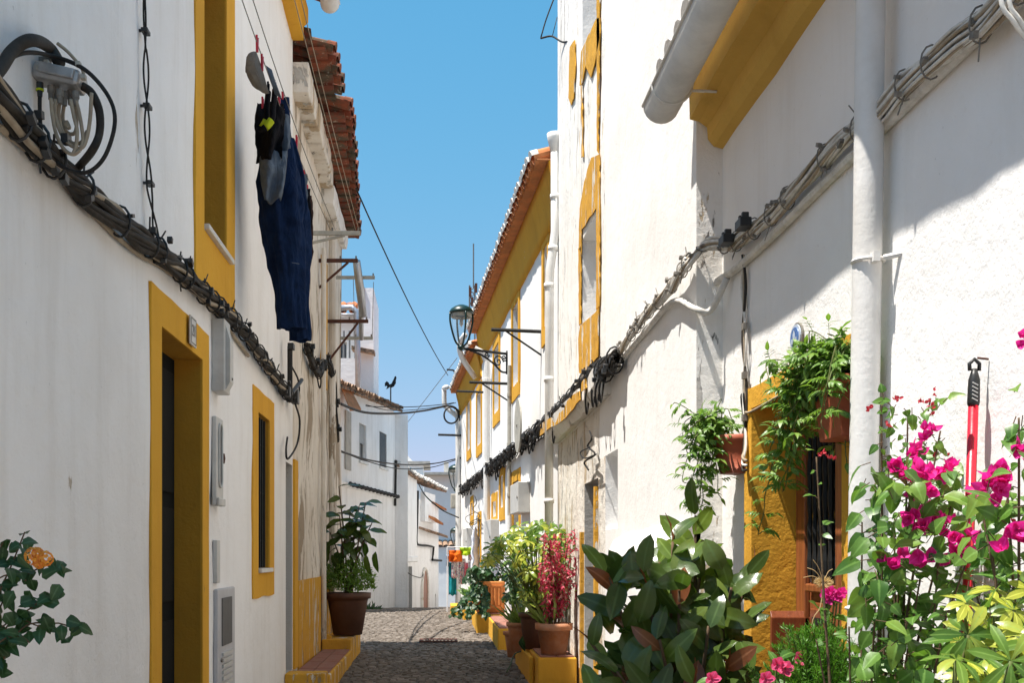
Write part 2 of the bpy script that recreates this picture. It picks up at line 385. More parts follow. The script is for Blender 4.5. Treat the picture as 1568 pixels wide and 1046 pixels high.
def ring(fr, u0, u1, z0, z1, wl, wr, wt, wb, o1, name, mat, parent, jit=.012):
    """painted surround: one mitred frame with slightly uneven hand-made edges; wb=0 leaves it open at the foot"""
    m = MB(); iu0, iu1, iz0, iz1 = u0+wl, u1-wr, z0+wb, z1-wt
    def strip(a, b, c, d, seg=10):   # a-b outer edge, d-c inner edge, (u,z)
        vs = []
        for i in range(seg+1):
            t = i/seg; ou, oz = a[0]+(b[0]-a[0])*t, a[1]+(b[1]-a[1])*t; nu, nz = d[0]+(c[0]-d[0])*t, d[1]+(c[1]-d[1])*t
            j = jit*NZ.noise(V((ou*3, oz*3, u0))) if 0 < i < seg else 0
            if abs(b[0]-a[0]) > abs(b[1]-a[1]): oz += j
            else: ou += j
            vs += [fr.p(ou, -.012, oz), fr.p(ou, o1, oz), fr.p(nu, o1, nz), fr.p(nu, 0, nz)]
        fs = []
        for i in range(seg):
            k = i*4; fs += [(k, k+4, k+5, k+1), (k+1, k+5, k+6, k+2), (k+2, k+6, k+7, k+3)]
        fs += [(0, 1, 2, 3), (seg*4+3, seg*4+2, seg*4+1, seg*4)]
        m.add(vs, fs)
    if wb: strip((u0, z0), (u1, z0), (iu1, iz0), (iu0, iz0))
    zb = z0; strip((u1, z0), (u1, z1), (iu1, iz1), (iu1, iz0 if wb else z0), 14)
    strip((u1, z1), (u0, z1), (iu0, iz1), (iu1, iz1))
    strip((u0, z1), (u0, z0), (iu0, iz0 if wb else z0), (iu0, iz1), 14)
    return m.build(name, mat, parent)

def extrude(fr, u0, u1, prof, name, mat, parent, step=.25, wobble=.006, smooth=False):
    m = MB(); k = max(1, int((u1-u0)/step)); n = len(prof); vs = []
    for i in range(k+1):
        u = u0+(u1-u0)*i/k
        for j, (o, z) in enumerate(prof):
            q = fr.p(u, o, z); w_ = wob(q, wobble) if o > .01 else 0; vs.append(fr.p(u, o+w_, z+w_*.5))
    fs = [(i*n+j, i*n+j+1, (i+1)*n+j+1, (i+1)*n+j) for i in range(k) for j in range(n-1)]
    fs += [tuple(range(n)), tuple(k*n+j for j in range(n-1, -1, -1))]
    m.add(vs, fs); return m.build(name, mat, parent, smooth)

def arc_tile(m, a, b, r0, r1, up, side, convex=True, mi=0, th=.014, seg=6):
    """one barrel tile from a (low end) to b, open below (convex) or above"""
    vs = []; s_ = 1 if convex else -1
    for p, r in ((a, r0), (b, r1)):
        for rr in (r, r-th):
            for k in range(seg+1):
                t = math.pi*k/seg; vs.append(V(p)+side*math.cos(t)*rr+up*math.sin(t)*rr*s_*.8)
    n = seg+1; fs = []
    for k in range(seg):
        fs += [(k, k+1, 2*n+k+1, 2*n+k), (n+k, 3*n+k, 3*n+k+1, n+k+1), (k, n+k, n+k+1, k+1), (2*n+k, 2*n+k+1, 3*n+k+1, 3*n+k)]
    fs += [(0, 2*n, 3*n, n), (n-1, 2*n-1, 4*n-1, 3*n-1)]
    m.add(vs, fs, mi)

def tiled_roof(fr, u0, u1, zfun, ofun, name, mats, parent, slope=.32, rows=2, pitch=.19, mortar=True, Dr=3.0, jit=.01, rise=.0):
    """rows of barrel tiles on the eave and a ridged sheet of tile for the rest of the roof slope"""
    m = MB(); k = max(1, int((u1-u0)/pitch)); L = .42
    for i in range(k):
        u = u0+(i+.5)*(u1-u0)/k; z = zfun(u); o = ofun(u)
        d = (-fr.n+V((0, 0, slope))).normalized(); up = fr.n.cross(fr.u); up = up if up.z > 0 else -up; up = (up - d*up.dot(d)).normalized()
        for r in range(rows):
            j = V((rnd.uniform(-jit, jit), rnd.uniform(-jit, jit), rnd.uniform(-jit, jit)*.6))
            a = fr.p(u, o, z)+d*(L*.82*r)+j+up*.012*r
            arc_tile(m, a, a+d*L, pitch*.46, pitch*.40, up, fr.u, False, 0)
            a2 = fr.p(u+(u1-u0)/k/2, o-.02, z)+d*(L*.82*r)+j+up*(.035+.012*r)
            arc_tile(m, a2, a2+d*L, pitch*.47, pitch*.42, up, fr.u, True, 0)
            if mortar and r == 0:
                c = a2+d*.006+up*.004; vs = [c]; seg = 6
                c = a2-d*.02; vs = [c]
                for q in range(seg+1):
                    t = math.pi*q/seg; vs.append(c+fr.u*math.cos(t)*(pitch*.47+.006)+up*math.sin(t)*(pitch*.47+.006)*.8)
                vs += [v+d*.08 for v in vs]
                m.add(vs, [(0, q+1, q+2) for q in range(seg)]+[(q+1, q+9, q+10, q+2) for q in range(seg)], 1)
                c = a2-up*.02-fr.u*(pitch/2)
                m.cbox(c+d*.03-up*.0, pitch*.3, .03, .028, 1)
    # rest of the roof
    per = 6; U = [u0+(u1-u0)*i/(k*per) for i in range(k*per+1)]; vs = []; nr = 3
    for i, u in enumerate(U):
        ph = (i % per)/per; h = .04*math.cos(2*math.pi*ph)
        for r in range(nr+1):
            s_ = .2+(Dr-.2)*r/nr; vs.append(fr.p(u, ofun(u)-s_, zfun(u)+slope*s_+h+.035))
    n = nr+1
    m.add(vs, [(i*n+r, (i+1)*n+r, (i+1)*n+r+1, i*n+r+1) for i in range(len(U)-1) for r in range(nr)], 0)
    return m.build(name, mats, parent)

def bars_window(fr, h, depth, parent, frame_mat='plastic_white', glass='glass', mull=1, bars=False):
    a, b, c, e = h['u0'], h['u1'], h['z0'], h['z1']; t = .04; m = MB()
    fr.box(m, a+.003, a+t, c+.003, e-.003, -depth, -depth+.04); fr.box(m, b-t, b-.003, c+.003, e-.003, -depth, -depth+.04)
    fr.box(m, a+t, b-t, c+.003, c+t, -depth, -depth+.04); fr.box(m, a+t, b-t, e-t, e-.003, -depth, -depth+.04)
    for k in range(mull):
        u = a+(b-a)*(k+1)/(mull+1); fr.box(m, u-.02, u+.02, c+t, e-t, -depth, -depth+.038)
    w_ = m.build('window', frame_mat, parent)
    g = MB(); fr.box(g, a+t, b-t, c+t, e-t, -depth+.008, -depth+.016); g.build('pane', glass, w_)
    if bars:
        g = MB()
        for k in range(4):
            u = a+.06+(b-a-.12)*k/3; g.tube([fr.p(u, -depth+.06, c+.01), fr.p(u, -depth+.06, e-.01)], .009, 6)
        for zz in (c+.12, (c+e)/2, e-.12): fr.box(g, a+.003, b-.003, zz-.008, zz+.008, -depth+.062, -depth+.07)
        g.build('window_grille', 'iron', w_)
    return w_

def slats(fr, h, depth, parent, name='shutter', mat='shutter', n=16):
    m = MB(); a, b, c, e = h['u0'], h['u1'], h['z0'], h['z1']
    for i in range(n):
        z = c+(e-c)*i/n; dz = (e-c)/n
        q = [fr.p(a+.004, -depth+.02, z), fr.p(b-.004, -depth+.02, z), fr.p(b-.004, -depth+.002, z+dz), fr.p(a+.004, -depth+.002, z+dz)]
        m.quad(*q); m.quad(fr.p(a+.004, -depth+.002, z+dz), fr.p(b-.004, -depth+.002, z+dz), fr.p(b-.004, -depth+.02, z+dz), fr.p(a+.004, -depth+.02, z+dz))
    return m.build(name, mat, parent)

# ---------------- ground ----------------
def gz(y):
    pts = [(-40, -1.5), (2, -1.38), (11, -1.2), (23.3, -1.19), (27, -1.3), (45, -2.4), (2000, -2.4)]
    for (a, b), (c, d) in zip(pts, pts[1:]):
        if y <= c: return b+(d-b)*max(0, (y-a))/(c-a)
    return -2.4
def cobblemat():
    n = NB('street_stone'); g = n.n('NewGeometry')
    c = n.ramp(g.outputs['Random Per Island'], [(0, (.12, .10, .08)), (.5, (.19, .16, .13)), (1, (.28, .24, .205))])
    c = n.mix(n.ramp(n.noise(2.2, 5, .6), [(.42, 0), (.62, .5)]), c, (.14, .115, .095))
    c = n.mix(n.ramp(n.noise(60, 3, .6), [(.5, 0), (.7, .35)]), c, (.32, .28, .24))
    return n.fin(c, .88, n.bump(n.noise(45, 4, .7), .008, .8), .25)
M['cobble'] = cobblemat()
M['ground'] = simple('street_dirt', (.14, .115, .095), .95, .1, 0, .5, 6, .01, (.11, .09, .07))
m = MB(); ys = [-40, -10, 2, 6, 11, 17, 23.3, 27, 34, 45, 120, 600, 2000]; xs = [-1500, -200, -30, -5, 0, 5, 30, 200, 1500]
m.add([(x, y, gz(y)-.016) for y in ys for x in xs], [(j*9+i, j*9+i+1, (j+1)*9+i+1, (j+1)*9+i) for j in range(len(ys)-1) for i in range(8)])
tag(m.build('ground', 'ground'), None, None, None, 'structure')
m = MB(); y = -1.0
while y < 34:
    x = -2.4 if y > 14 else -1.6; row = .085+.02*rnd.random()
    if y > 26: row *= 1.6
    while x < 1.9:
        wd = rnd.uniform(.075, .13)*(1.6 if y > 26 else 1); g_ = .004; a, b = x+g_, x+wd-g_; c, d = y+g_, y+row-g_
        z = gz(y)+rnd.uniform(-.003, .003)+.008*NZ.noise(V((x, y, 0))); j = lambda: rnd.uniform(-.012, .012); e = .014
        P = [V((a+j(), c+j(), z-.04)), V((b+j(), c+j(), z-.04)), V((b+j(), d+j(), z-.04)), V((a+j(), d+j(), z-.04))]
        Q = [V((p.x+(e if k in (0, 3) else -e), p.y+(e if k < 2 else -e), z+rnd.uniform(-.002, .002))) for k, p in enumerate(P)]
        m.add(P+Q, [(4, 5, 6, 7), (0, 1, 5, 4), (1, 2, 6, 5), (2, 3, 7, 6), (3, 0, 4, 7)]); x += wd
    y += row
tag(m.build('street_paving', 'cobble'), None, None, None, 'structure')
# iron drain grating in the street
g_ = T('drain_grate', 'small dark iron drain grating set in the shaded cobbles in mid street', 'grate', (.0, 15.2, gz(15.2)))
m = MB()
for k in range(9): m.box((-.22+.05*k, 15.0, gz(15.2)+.012), (.022, 0, 0), (0, .4, 0), (0, 0, .012))
m.build('bar', 'rust', g_)
m = MB()
for x in (-.25, .24): m.box((x, 14.98, gz(15.2)+.01), (.03, 0, 0), (0, .45, 0), (0, 0, .016))
for y in (14.97, 15.4): m.box((-.219, y, gz(15.2)+.01), (.458, 0, 0), (0, .03, 0), (0, 0, .016))
m.build('grate_frame', 'rust', g_)

L = Fr((-1.3, 0), (0, 1), (1, 0)); RN = Fr((1.42, 0), (0, 1), (-1, 0)); RB = Fr((1.29, 0), (0, 1), (-1, 0))
RF = Fr((1.307, 11.85), (-.049, 1), (-1, -.049))
BG = Fr((-2.06, 24), (.166, 1), (1, -.166))

# ================= left near house =================
h = T('white_house', 'near white house on the left with ochre framed door and windows', 'house', (-1.3, 3, gz(3)))
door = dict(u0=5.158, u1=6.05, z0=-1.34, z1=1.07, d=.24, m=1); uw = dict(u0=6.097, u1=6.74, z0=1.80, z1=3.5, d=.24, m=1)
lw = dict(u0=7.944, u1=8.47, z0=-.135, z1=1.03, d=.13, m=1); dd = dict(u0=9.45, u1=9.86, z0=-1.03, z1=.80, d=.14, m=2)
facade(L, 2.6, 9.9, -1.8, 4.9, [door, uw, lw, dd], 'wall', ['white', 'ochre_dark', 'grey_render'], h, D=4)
ring(L, 4.97, 6.22, -1.36, 1.235, .188, .17, .165, 0, .012, 'door_surround', 'ochre', h)
ring(L, 5.883, 7.02, 1.49, 3.7, .214, .28, .2, .31, .012, 'window_surround', 'ochre', h)
ring(L, 7.72, 8.71, -.31, 1.195, .224, .24, .165, .175, .012, 'window_surround', 'ochre', h)
m = MB(); L.box(m, 6.10, 6.86, 1.803, 1.835, -.2, .04); m.build('window_sill', 'marble', h, bevel=.006)
m = MB(); L.box(m, 7.95, 8.52, -.132, -.10, -.05, .035); m.build('window_sill', 'marble', h, bevel=.005)
# dark metal door: panels, glazing grille and handle
m = MB(); L.box(m, 5.162, 6.046, -1.33, 1.065, -.235, -.142)
dr = m.build('door', simple('dark_green_metal', (.006, .007, .007), .8, .1, 0, .2), h)
for z0, z1 in ((-1.2, -.35), (-.25, .25), (.33, .98)):
    m = MB(); L.box(m, 5.23, 5.57, z0, z1, -.140, -.128); L.box(m, 5.63, 5.98, z0, z1, -.140, -.128); m.build('door_panel', simple('black_door_paint', (.006, .007, .007), .75, .12, 0, .2), dr, bevel=.008)
m = MB(); m.tube([L.p(5.20, -.14, -.12), L.p(5.20, -.09, -.12), L.p(5.29, -.09, -.12)], .011, 8); m.build('handle', 'alu', dr)
bars_window(L, uw, .235, h, 'plastic_white', 'glass'); bars_window(L, lw, .125, h, 'iron', 'glass', bars=True)
m = MB()
for k in range(5): u = 7.97+.112*k; L.box(m, u, u+.018, -.095, 1.02, -.035, -.017)
for z in (.1, .46, .82): L.box(m, 7.95, 8.465, z, z+.012, -.034, -.03)
m.build('window_grille', 'iron', h)
m = MB(); L.box(m, 9.455, 9.855, -1.02, .795, -.135, -.09); d2 = m.build('door', 'plastic_white', h)
m = MB(); m.tube([L.p(9.52, -.09, -.05), L.p(9.52, -.06, -.05), L.p(9.6, -.06, -.05)], .01, 6); m.build('handle', 'alu', d2)
m = MB(); L.box(m, 6.095, 6.13, 2.90, 3.07, -.05, -.004); m.build('shutter_hinge', 'iron', h)
# cornice, gutter, roof of the near house
cz = 4.62
extrude(L, 2.6, 9.9, [(-.01, cz), (.10, cz), (.10, cz+.12), (.14, cz+.16), (.14, cz+.28), (-.01, cz+.28)], 'cornice', 'ochre', h)
def half_gutter(fr, u0, u1, oc, zc, r, name, mat, parent, brk=1.0):
    m = MB(); seg = 10; vs = []; n = seg+1
    for u in (u0, u1):
        for rr in (r, r-.004):
            for k in range(n):
                t = math.pi*k/seg; vs.append(fr.p(u, oc+math.cos(t)*rr, zc-math.sin(t)*rr))
    fs = []
    for k in range(seg): fs += [(k, k+1, 2*n+k+1, 2*n+k), (n+k, 3*n+k, 3*n+k+1, n+k+1)]
    fs += [(0, 2*n, 3*n, n), (n-1, 2*n-1, 4*n-1, 3*n-1)]
    fs += [tuple(range(n)), tuple(range(3*n-1, 2*n-1, -1))]
    m.add(vs, fs)
    for s_ in (1,): m.tube([fr.p(u0, oc+r*s_, zc), fr.p(u1, oc+r*s_, zc)], .009, 6)
    g = m.build(name, mat, parent, True)
    for i in range(int((u1-u0)/brk)):
        u = u1-.25-i*brk; q = MB()
        q.tube([fr.p(u, oc+math.cos(t)*(r+.006), zc-math.sin(t)*(r+.006)) for t in [math.pi*k/10 for k in range(11)]], .007, 5)
        q.tube([fr.p(u, oc-r-.006, zc), fr.p(u, oc-r-.006, zc-.03), fr.p(u, .02 if oc < .3 else oc-r-.12, zc-.035)], .007, 5)
        q.build('bracket', mat, g)
    return g
half_gutter(L, 2.6, 9.95, .33, 4.97, .085, 'gutter', 'pvc', h)
tiled_roof(L, 2.6, 9.9, lambda u: 4.98, lambda u: .3, 'roof', ['tile_old', 'mortar'], h, rows=1, Dr=4)
m = MB(); L.box(m, 5.66, 5.80, 1.085, 1.235, .024, .034); nt_ = m.build('number_tile', 'tile_glaze', h, bevel=.003)
m = MB()
for (a, b, c, d) in [(5.672, 5.788, 1.094, 1.099), (5.672, 5.788, 1.221, 1.226), (5.672, 5.677, 1.10, 1.22), (5.783, 5.788, 1.10, 1.22)]: L.box(m, a, b, c, d, .0345, .0358)
m.build('tile_border', 'clamp_grey', nt_)
fc = bpy.data.curves.new('digits', 'FONT'); fc.body = '21'; fc.size = .085; fc.extrude = .0006; fc.align_x = 'CENTER'; fc.align_y = 'CENTER'
fo = bpy.data.objects.new('digit_pair', fc); COL.objects.link(fo); fo.parent = nt_
bpy.context.view_layer.update(); me = bpy.data.meshes.new_from_object(fo); bpy.data.objects.remove(fo); me.materials.clear(); me.materials.append(M['clamp_grey'])
me.transform(Matrix.Rotation(R(90), 4, 'Z') @ Matrix.Rotation(R(90), 4, 'X')); gp = L.p(5.73, .036, 1.16)
fo = bpy.data.objects.new('digits', me); COL.objects.link(fo); fo.parent = nt_; fo.location = gp-h.location-nt_.location

# wall-fixed boxes on the near house
def wallbox(fr, u0, u1, z0, z1, d, name, label, cat, mat, bevel=.008, extra=None):
    t = T(name, label, cat, fr.p((u0+u1)/2, 0, z0)); m = MB(); fr.box(m, u0, u1, z0, z1, .003, d); b = m.build('casing', mat, t, bevel=bevel)
    if extra: extra(t)
    return t
def ex1(t):
    m = MB(); m.add([L.p(u, o, z) for u in (6.36, 6.46) for o, z in ((.078, 1.33), (.105, 1.24), (.105, 1.0), (.078, .95))], [(0, 1, 2, 3), (7, 6, 5, 4), (0, 4, 5, 1), (1, 5, 6, 2), (2, 6, 7, 3)])
    m.build('cover', 'plastic_white', t); m = MB(); m.tube([L.p(6.41, .107, 1.02), L.p(6.41, .112, 1.02)], .008, 8); m.build('screw', 'clamp_grey', t)
wallbox(L, 6.33, 6.51, .94, 1.36, .078, 'fuse_box', 'slim grey plastic fuse box under the cables beside the ochre door', 'fuse box', 'plastic_white', extra=ex1)
def ex2(t):
    m = MB(); s_ = []
    for k in range(24):
        a = 2*math.pi*k/24; s_.append((6.44+.045*math.cos(a), .60+.045*math.sin(a)+(.14 if math.sin(a) > 0 else -.14)-.02))
    m.add([L.p(u, .0325, z) for u, z in s_], [tuple(range(24))]); w_ = m.build('inspection_slot', 'plastic_dark', t)
    m = MB(); m.tube([L.p(u, .035, z) for u, z in s_+s_[:1]], .007, 6); m.build('slot_rim', 'plastic_white', t)
    m = MB(); m.lathe(L.p(6.525, .03, .57), [(0.001, .03), (.012, .028), (.016, 0), (.012, -.03), (.001, -.032)], 10); m.build('latch', 'rust', t)
    m = MB(); L.box(m, 6.345, 6.54, .285, .33, .0305, .045); m.build('bottom_lip', 'plastic_white', t, bevel=.006)
wallbox(L, 6.34, 6.545, .285, .80, .03, 'water_meter_box', 'pale meter box with long rounded slot beside the ochre door', 'meter box', 'plastic_white', extra=ex2)
wallbox(L, 6.37, 6.46, -.165, .085, .028, 'junction_cover', 'small blank white plastic cover on the wall below the slotted meter box', 'wall box', 'plastic_white', .004)
def ex3(t):
    m = MB(); L.box(m, 6.49, 6.80, -.54, -.255, .0305, .036); m.build('vent_window', 'plastic_dark', t, bevel=.004)
    for k in range(7):
        m = MB(); L.box(m, 6.50, 6.79, -.60-.035*k, -.58-.035*k, .0305, .042); m.build('louvre', 'plastic_white', t)
    m = MB(); m.tube([L.p(6.47, .031, -.62), L.p(6.47, .04, -.62)], .012, 10); m.build('lock', 'clamp_grey', t)
wallbox(L, 6.38, 6.92, -1.05, -.47+.27, .03, 'gas_meter_cabinet', 'low grey louvred meter cabinet near the foot of the left wall', 'meter cabinet', 'plastic_lav', extra=ex3)

# ================= left weathered house =================
h = T('weathered_house', 'stained peeling house with mossy tile eaves beyond the near left house', 'house', (-1.3, 12, gz(12)))
facade(L, 9.9, 14.2, -1.8, 4.35, [], 'wall', ['tan_peel'], h, D=4, disp=.03)
m = MB(); L.box(m, 9.905, 10.14, -1.03, .86, -.01, .02); m.build('door_surround', 'ochre', h)
facade(Fr((-1.3+.022, 0), (0, 1), (1, 0)), 10.143, 14.18, -1.3, -.24, [], 'dado', ['ochre_peel'], h, D=.03, disp=.008)
m = MB(); L.box(m, 12.3, 12.75, 1.9, 3.35, -.01, .03); m.build('paint_patch', 'ochre_peel', h)
extrude(L, 13.2, 14.15, [(-.02, -1.3), (.06, -1.3), (.075, .5), (.06, 2), (.07, 4.1), (-.02, 4.1)], 'corner_pilaster', 'tan_peel', h, .3, .02)
m = MB(); m.tube([L.p(12.05, .06, 3.35), L.p(12.1, .05, 2.0), L.p(12.1, .05, .3), L.p(12.15, .05, -.95)], .028, 8); m.tube([L.p(12.95, .07, 4.1), L.p(13.0, .06, 1.6), L.p(12.98, .06, -.5)], .04, 8); m.build('drainpipe', 'tan_peel', h)
for i, u in enumerate([9.92, 10.32, 10.72, 11.12, 11.5, 11.9]):      # white stone eaves course
    m = MB(); z = 4.18-.02*i; L.box(m, u, u+.36+rnd.uniform(0, .025), z+rnd.uniform(-.02, .02), z+.26, -.05, .15+rnd.uniform(-.012, .012)); m.build('cornice_stone', 'stone_peel', h, bevel=.014)
extrude(L, 12.29, 14.15, [(-.02, 3.92), (.13, 3.92), (.15, 4.0), (.15, 4.12), (-.02, 4.12)], 'cornice', 'white_peel', h, .3, .015)
def zf(u): return 4.62-(u-9.9)*.10 if u < 10.8 else 4.45-(u-10.8)*.07
def of(u): return .36+(u-9.9)*.03 if u < 10.8 else .46-(u-10.8)*.05
tiled_roof(L, 9.93, 10.82, zf, of, 'roof', ['tile_old', 'tile_old'], h, slope=.25, rows=3, jit=.012, Dr=3, pitch=.15)
tiled_roof(L, 10.82, 14.5, zf, of, 'roof', ['tile_old', 'tile_old'], h, slope=.25, rows=3, jit=.015, Dr=3, pitch=.155)
for i in range(8):      # undercourse of broken tiles, mossy, seen from below
    pass
m = MB()
for i in range(22):
    u = 9.95+i*.205
    m.box(L.p(u, .13, zf(u)-.06), L.u*.19, L.n*(of(u)-.2+rnd.uniform(-.03, .02)), V((0, 0, .03)))
m.build('eave_brick_course', 'tile_old', h)

# steps in front of the left houses
def block(name, label, cat, x0, x1, y0, y1, zt, side='ochre', topm=None, group=None, tiles=0):
    t = T(name, label, cat, ((x0+x1)/2, (y0+y1)/2, gz(y0)), group); m = MB(); zb = gz(y0)-.15
    m.box((x0, y0, zb), (x1-x0, 0, 0), (0, y1-y0, 0), (0, 0, zt-zb)); m.build('plinth', side, t, bevel=.012)
    if topm:
        m = MB(); nx, ny = max(1, round((x1-x0)/.2)), max(1, round((y1-y0)/.2)); dx, dy = (x1-x0-.04)/nx, (y1-y0-.04)/ny
        for i in range(nx):
            for j in range(ny): m.box((x0+.02+dx*i+.004, y0+.02+dy*j+.004, zt+.001), (dx-.008, 0, 0), (0, dy-.008, 0), (0, 0, .014+rnd.uniform(-.002, .002)))
        m.build('tile_tread', topm, t)
    return t
block('front_step', 'low ochre kerb end closing the tiled step nearest the camera, left', 'step', -1.295, -.955, 9.35, 9.6, -1.01, 'ochre_peel')
block('tiled_step', 'long low step paved with worn red tiles along the stained wall', 'step', -1.275, -.94, 9.605, 12.1, -1.05, 'ochre_peel', 'paver')
block('upper_step', 'raised ochre step carrying the big dark flower pot', 'step', -1.27, -.95, 12.1+.003, 13.6, -.93, 'ochre_peel')

# ================= right near house =================
h = T('rendered_house', 'near white house on the right with ochre doorway and ochre eaves', 'house', (1.42, 3, gz(3)))
rd = dict(u0=3.83, u1=4.93, z0=-1.25, z1=.655, d=.26, m=1)
facade(RN, -6, 5.5, -1.8, 2.5, [rd], 'wall', ['white_r', 'ochre_r'], h, D=4, disp=.014)
ring(RN, 3.75, 5.05, -1.3, .752, .08, .12, .097, 0, .018, 'door_surround', 'ochre_r', h)
extrude(RN, -6, 5.495, [(-.01, 2.02), (.045, 2.035), (.075, 2.07), (.08, 2.13), (.12, 2.16), (.165, 2.17), (.17, 2.34), (-.01, 2.34)], 'cornice', 'ochre_pale', h, wobble=.008)
half_gutter(RN, -6, 5.38, .33, 2.19, .088, 'gutter', 'pvc_grey', h, 1.0)
tiled_roof(RN, -6, 5.45, lambda u: 2.35, lambda u: .30, 'roof', ['tile_old', 'mortar'], h, rows=1, Dr=4)
m = MB(); m.tube(smoothpath([RN.p(3.42, .30, 2.14), RN.p(3.42, .22, 1.98), RN.p(3.43, .09, 1.85), RN.p(3.44, .075, 1.4), RN.p(3.50, .072, 0), RN.p(3.53, .072, -1.35)]), .044, 16); p_ = m.build('drainpipe', 'pvc', h, True)
for z in (.92, -.17):
    m = MB(); q = 3.455 if z > 0 else 3.505
    m.tube([RN.p(q, .072+.0, z)+V((math.cos(a)*.047, math.sin(a)*.047, 0)) for a in [2*math.pi*k/16 for k in range(17)]], .006, 6)
    m.tube([RN.p(q-.045, .04, z), RN.p(q-.09, .0, z)], .009, 6); m.cbox(RN.p(q-.05, .07, z), .02, .03, .03); m.build('pipe_clip', 'pvc', p_)
# wooden door with grille and letter box
m = MB(); RN.box(m, -6, 5.37, 2.343, 2.36, .172, .325); m.build('sun_stop_board', 'tile_old', h)  # board added under the eave tiles to block sun leaking onto the wall
t_ = MB(); RN.box(t_, 3.835, 4.925, -1.24, .65, -.255, -.20); dr = t_.build('door', 'wood', h)
for u0, u1, z0, z1 in ((3.84, 3.95, -1.2, .6), (4.80, 4.915, -1.2, .6), (4.32, 4.43, -1.2, .6)):
    m = MB(); RN.box(m, u0, u1, z0, z1, -.199, -.175); m.build('door_stile', 'wood', dr, bevel=.005)
for u0, u1 in ((3.97, 4.30), (4.45, 4.78)):
    m = MB(); RN.box(m, u0, u1, -.12, .5, -.199, -.193); m.build('pane', 'glass', dr)
    m = MB()
    for k in range(5):
        u = u0+.04+(u1-u0-.08)*k/4
        m.tube([RN.p(u, -.18, z) for z in [-.1+.6*j/16 for j in range(17)]], [.008+.006*abs(math.sin(j*.9)) for j in range(17)], 6)
    m.build('door_grille', 'iron', dr)
    m = MB(); RN.box(m, u0, u1, -.16, -.125, -.199, -.17); RN.box(m, u0+.02, u1-.02, -1.05, -.42, -.199, -.182); m.build('door_panel', 'wood', dr, bevel=.006)
    m = MB(); RN.box(m, u0+.02, u1-.02, -.36, -.20, -.199, -.186); m.build('door_panel', 'wood', dr, bevel=.006)
m = MB(); RN.box(m, 4.52, 4.72, -.33, -.23, -.185, -.172); lb = m.build('letter_box', 'wood_board', dr, bevel=.004)
m = MB(); RN.box(m, 4.555, 4.685, -.295, -.265, -.1715, -.168); m.build('letter_slot', 'iron', lb)
m = MB(); m.box((1.05, 3.7, gz(4)-.1), (.37, 0, 0), (0, 1.4, 0), (0, 0, .14)); m.build('doorstep', 'concrete', h, bevel=.01)
m = MB(); m.tube(smoothpath([RN.p(5.5, .03, 1.36), RN.p(5.0, .02, 1.335), RN.p(4, .022, 1.34), RN.p(3, .02, 1.345), RN.p(2, .02, 1.34), RN.p(1, .02, 1.35)], 5), .019, 8); m.build('conduit', 'cable_white', h)

# wall board and small things by the right doorway
t_ = MB(); t_.box((1.452, 4.80, gz(4.8)+.0), (.20, 0, .0), (.0, .02, .03), (0, 0, 1.05)); tag(t_.build('wooden_board', 'wood_board', None, bevel=.003), 'glossy red-brown wooden board standing in the ochre doorway', 'board')
t = T('wall_medallion', 'small oval blue and white glazed medallion above the right doorway', 'plaque', RN.p(4.35, 0, .92))
u_, z_ = RN.hit(1222, 517)
def oval(ru, rz, o0, o1):
    m = MB(); n = 28; m.add([RN.p(u_+ru*math.cos(2*math.pi*k/n)*1, o, z_+rz*math.sin(2*math.pi*k/n)) for o in (o0, o1) for k in range(n)], [tuple(range(n, 2*n))]+[(k, (k+1) % n, n+(k+1) % n, n+k) for k in range(n)]); return m
oval(.070, .058, 0, .008).build('rim', 'clamp_grey', t); oval(.062, .051, .008, .013).build('border', 'pale_glaze', t); oval(.047, .040, .013, .015).build('field', 'blue_glaze', t)
m = MB()
RN.box(m, u_-.012, u_+.012, z_-.024, z_+.012, .0151, .0175); RN.box(m, u_-.03, u_-.018, z_-.024, z_-.002, .0151, .0175); RN.box(m, u_+.018, u_+.03, z_-.024, z_-.002, .0151, .0175)
m.add([RN.p(u_-.016, .017, z_+.012), RN.p(u_+.016, .017, z_+.012), RN.p(u_, .017, z_+.03)], [(0, 1, 2)]); m.build('painted_figure', 'pale_glaze', t)
t.location = RN.p(u_, 0, z_-.05)
for c in t.children: c.data.transform(Matrix.Translation(RN.p(4.35, 0, .92)-t.location))

# broom
t = T('broom', 'red handled broom with black grip leaning on the right wall', 'broom', (1.30, 2.84, gz(2.84)))
top = V((1.384, 2.845, .475)); bot = V((1.33, 2.845, gz(2.84)+.16)); d_ = (bot-top).normalized()
m = MB(); m.tube([top+d_*.08, bot], .0125, 12); m.build('handle_shaft', 'red', t, True)
m = MB(); m.tube([top+V((0, 0, .005)), top+d_*.012, top+d_*.025, top+d_*.082, top+d_*.09], [.006, .011, .0145, .0155, .014], 14)
m.tube([top+V((-.012, .0, 0)), top+V((-.013, 0, .018)), top+V((0, 0, .03)), top+V((.013, 0, .018)), top+V((.012, 0, 0))], .005, 6); m.build('grip', 'clamp_black', t, True)
m = MB()
for k in range(5): m.cbox(top+d_*(.036+.010*k)+V((-.004, -.0155, 0)), .016, .002, .003, rot=Matrix.Rotation(.5, 3, 'Y'))
m.build('grip_mark', 'plastic_white', t)
m = MB(); m.cbox(bot+V((0, 0, -.02)), .05, .30, .05); m.build('head', 'red', t, bevel=.012)
m = MB()
for k in range(120):
    a = bot+V((rnd.uniform(-.018, .018), rnd.uniform(-.14, .14), -.04)); m.tube([a, a+V((rnd.uniform(-.02, .02), rnd.uniform(-.02, .02), -.115))], .0018, 3, cap=False)
m.build('bristles', 'clamp_black', t)
m = MB(); m.tube([RN.p(2.845, .0, .505), RN.p(2.845, .028, .508)], .003, 6); tag(m.build('wall_nail', 'rust'), 'small rusty nail in the white wall above the broom grip', 'nail')

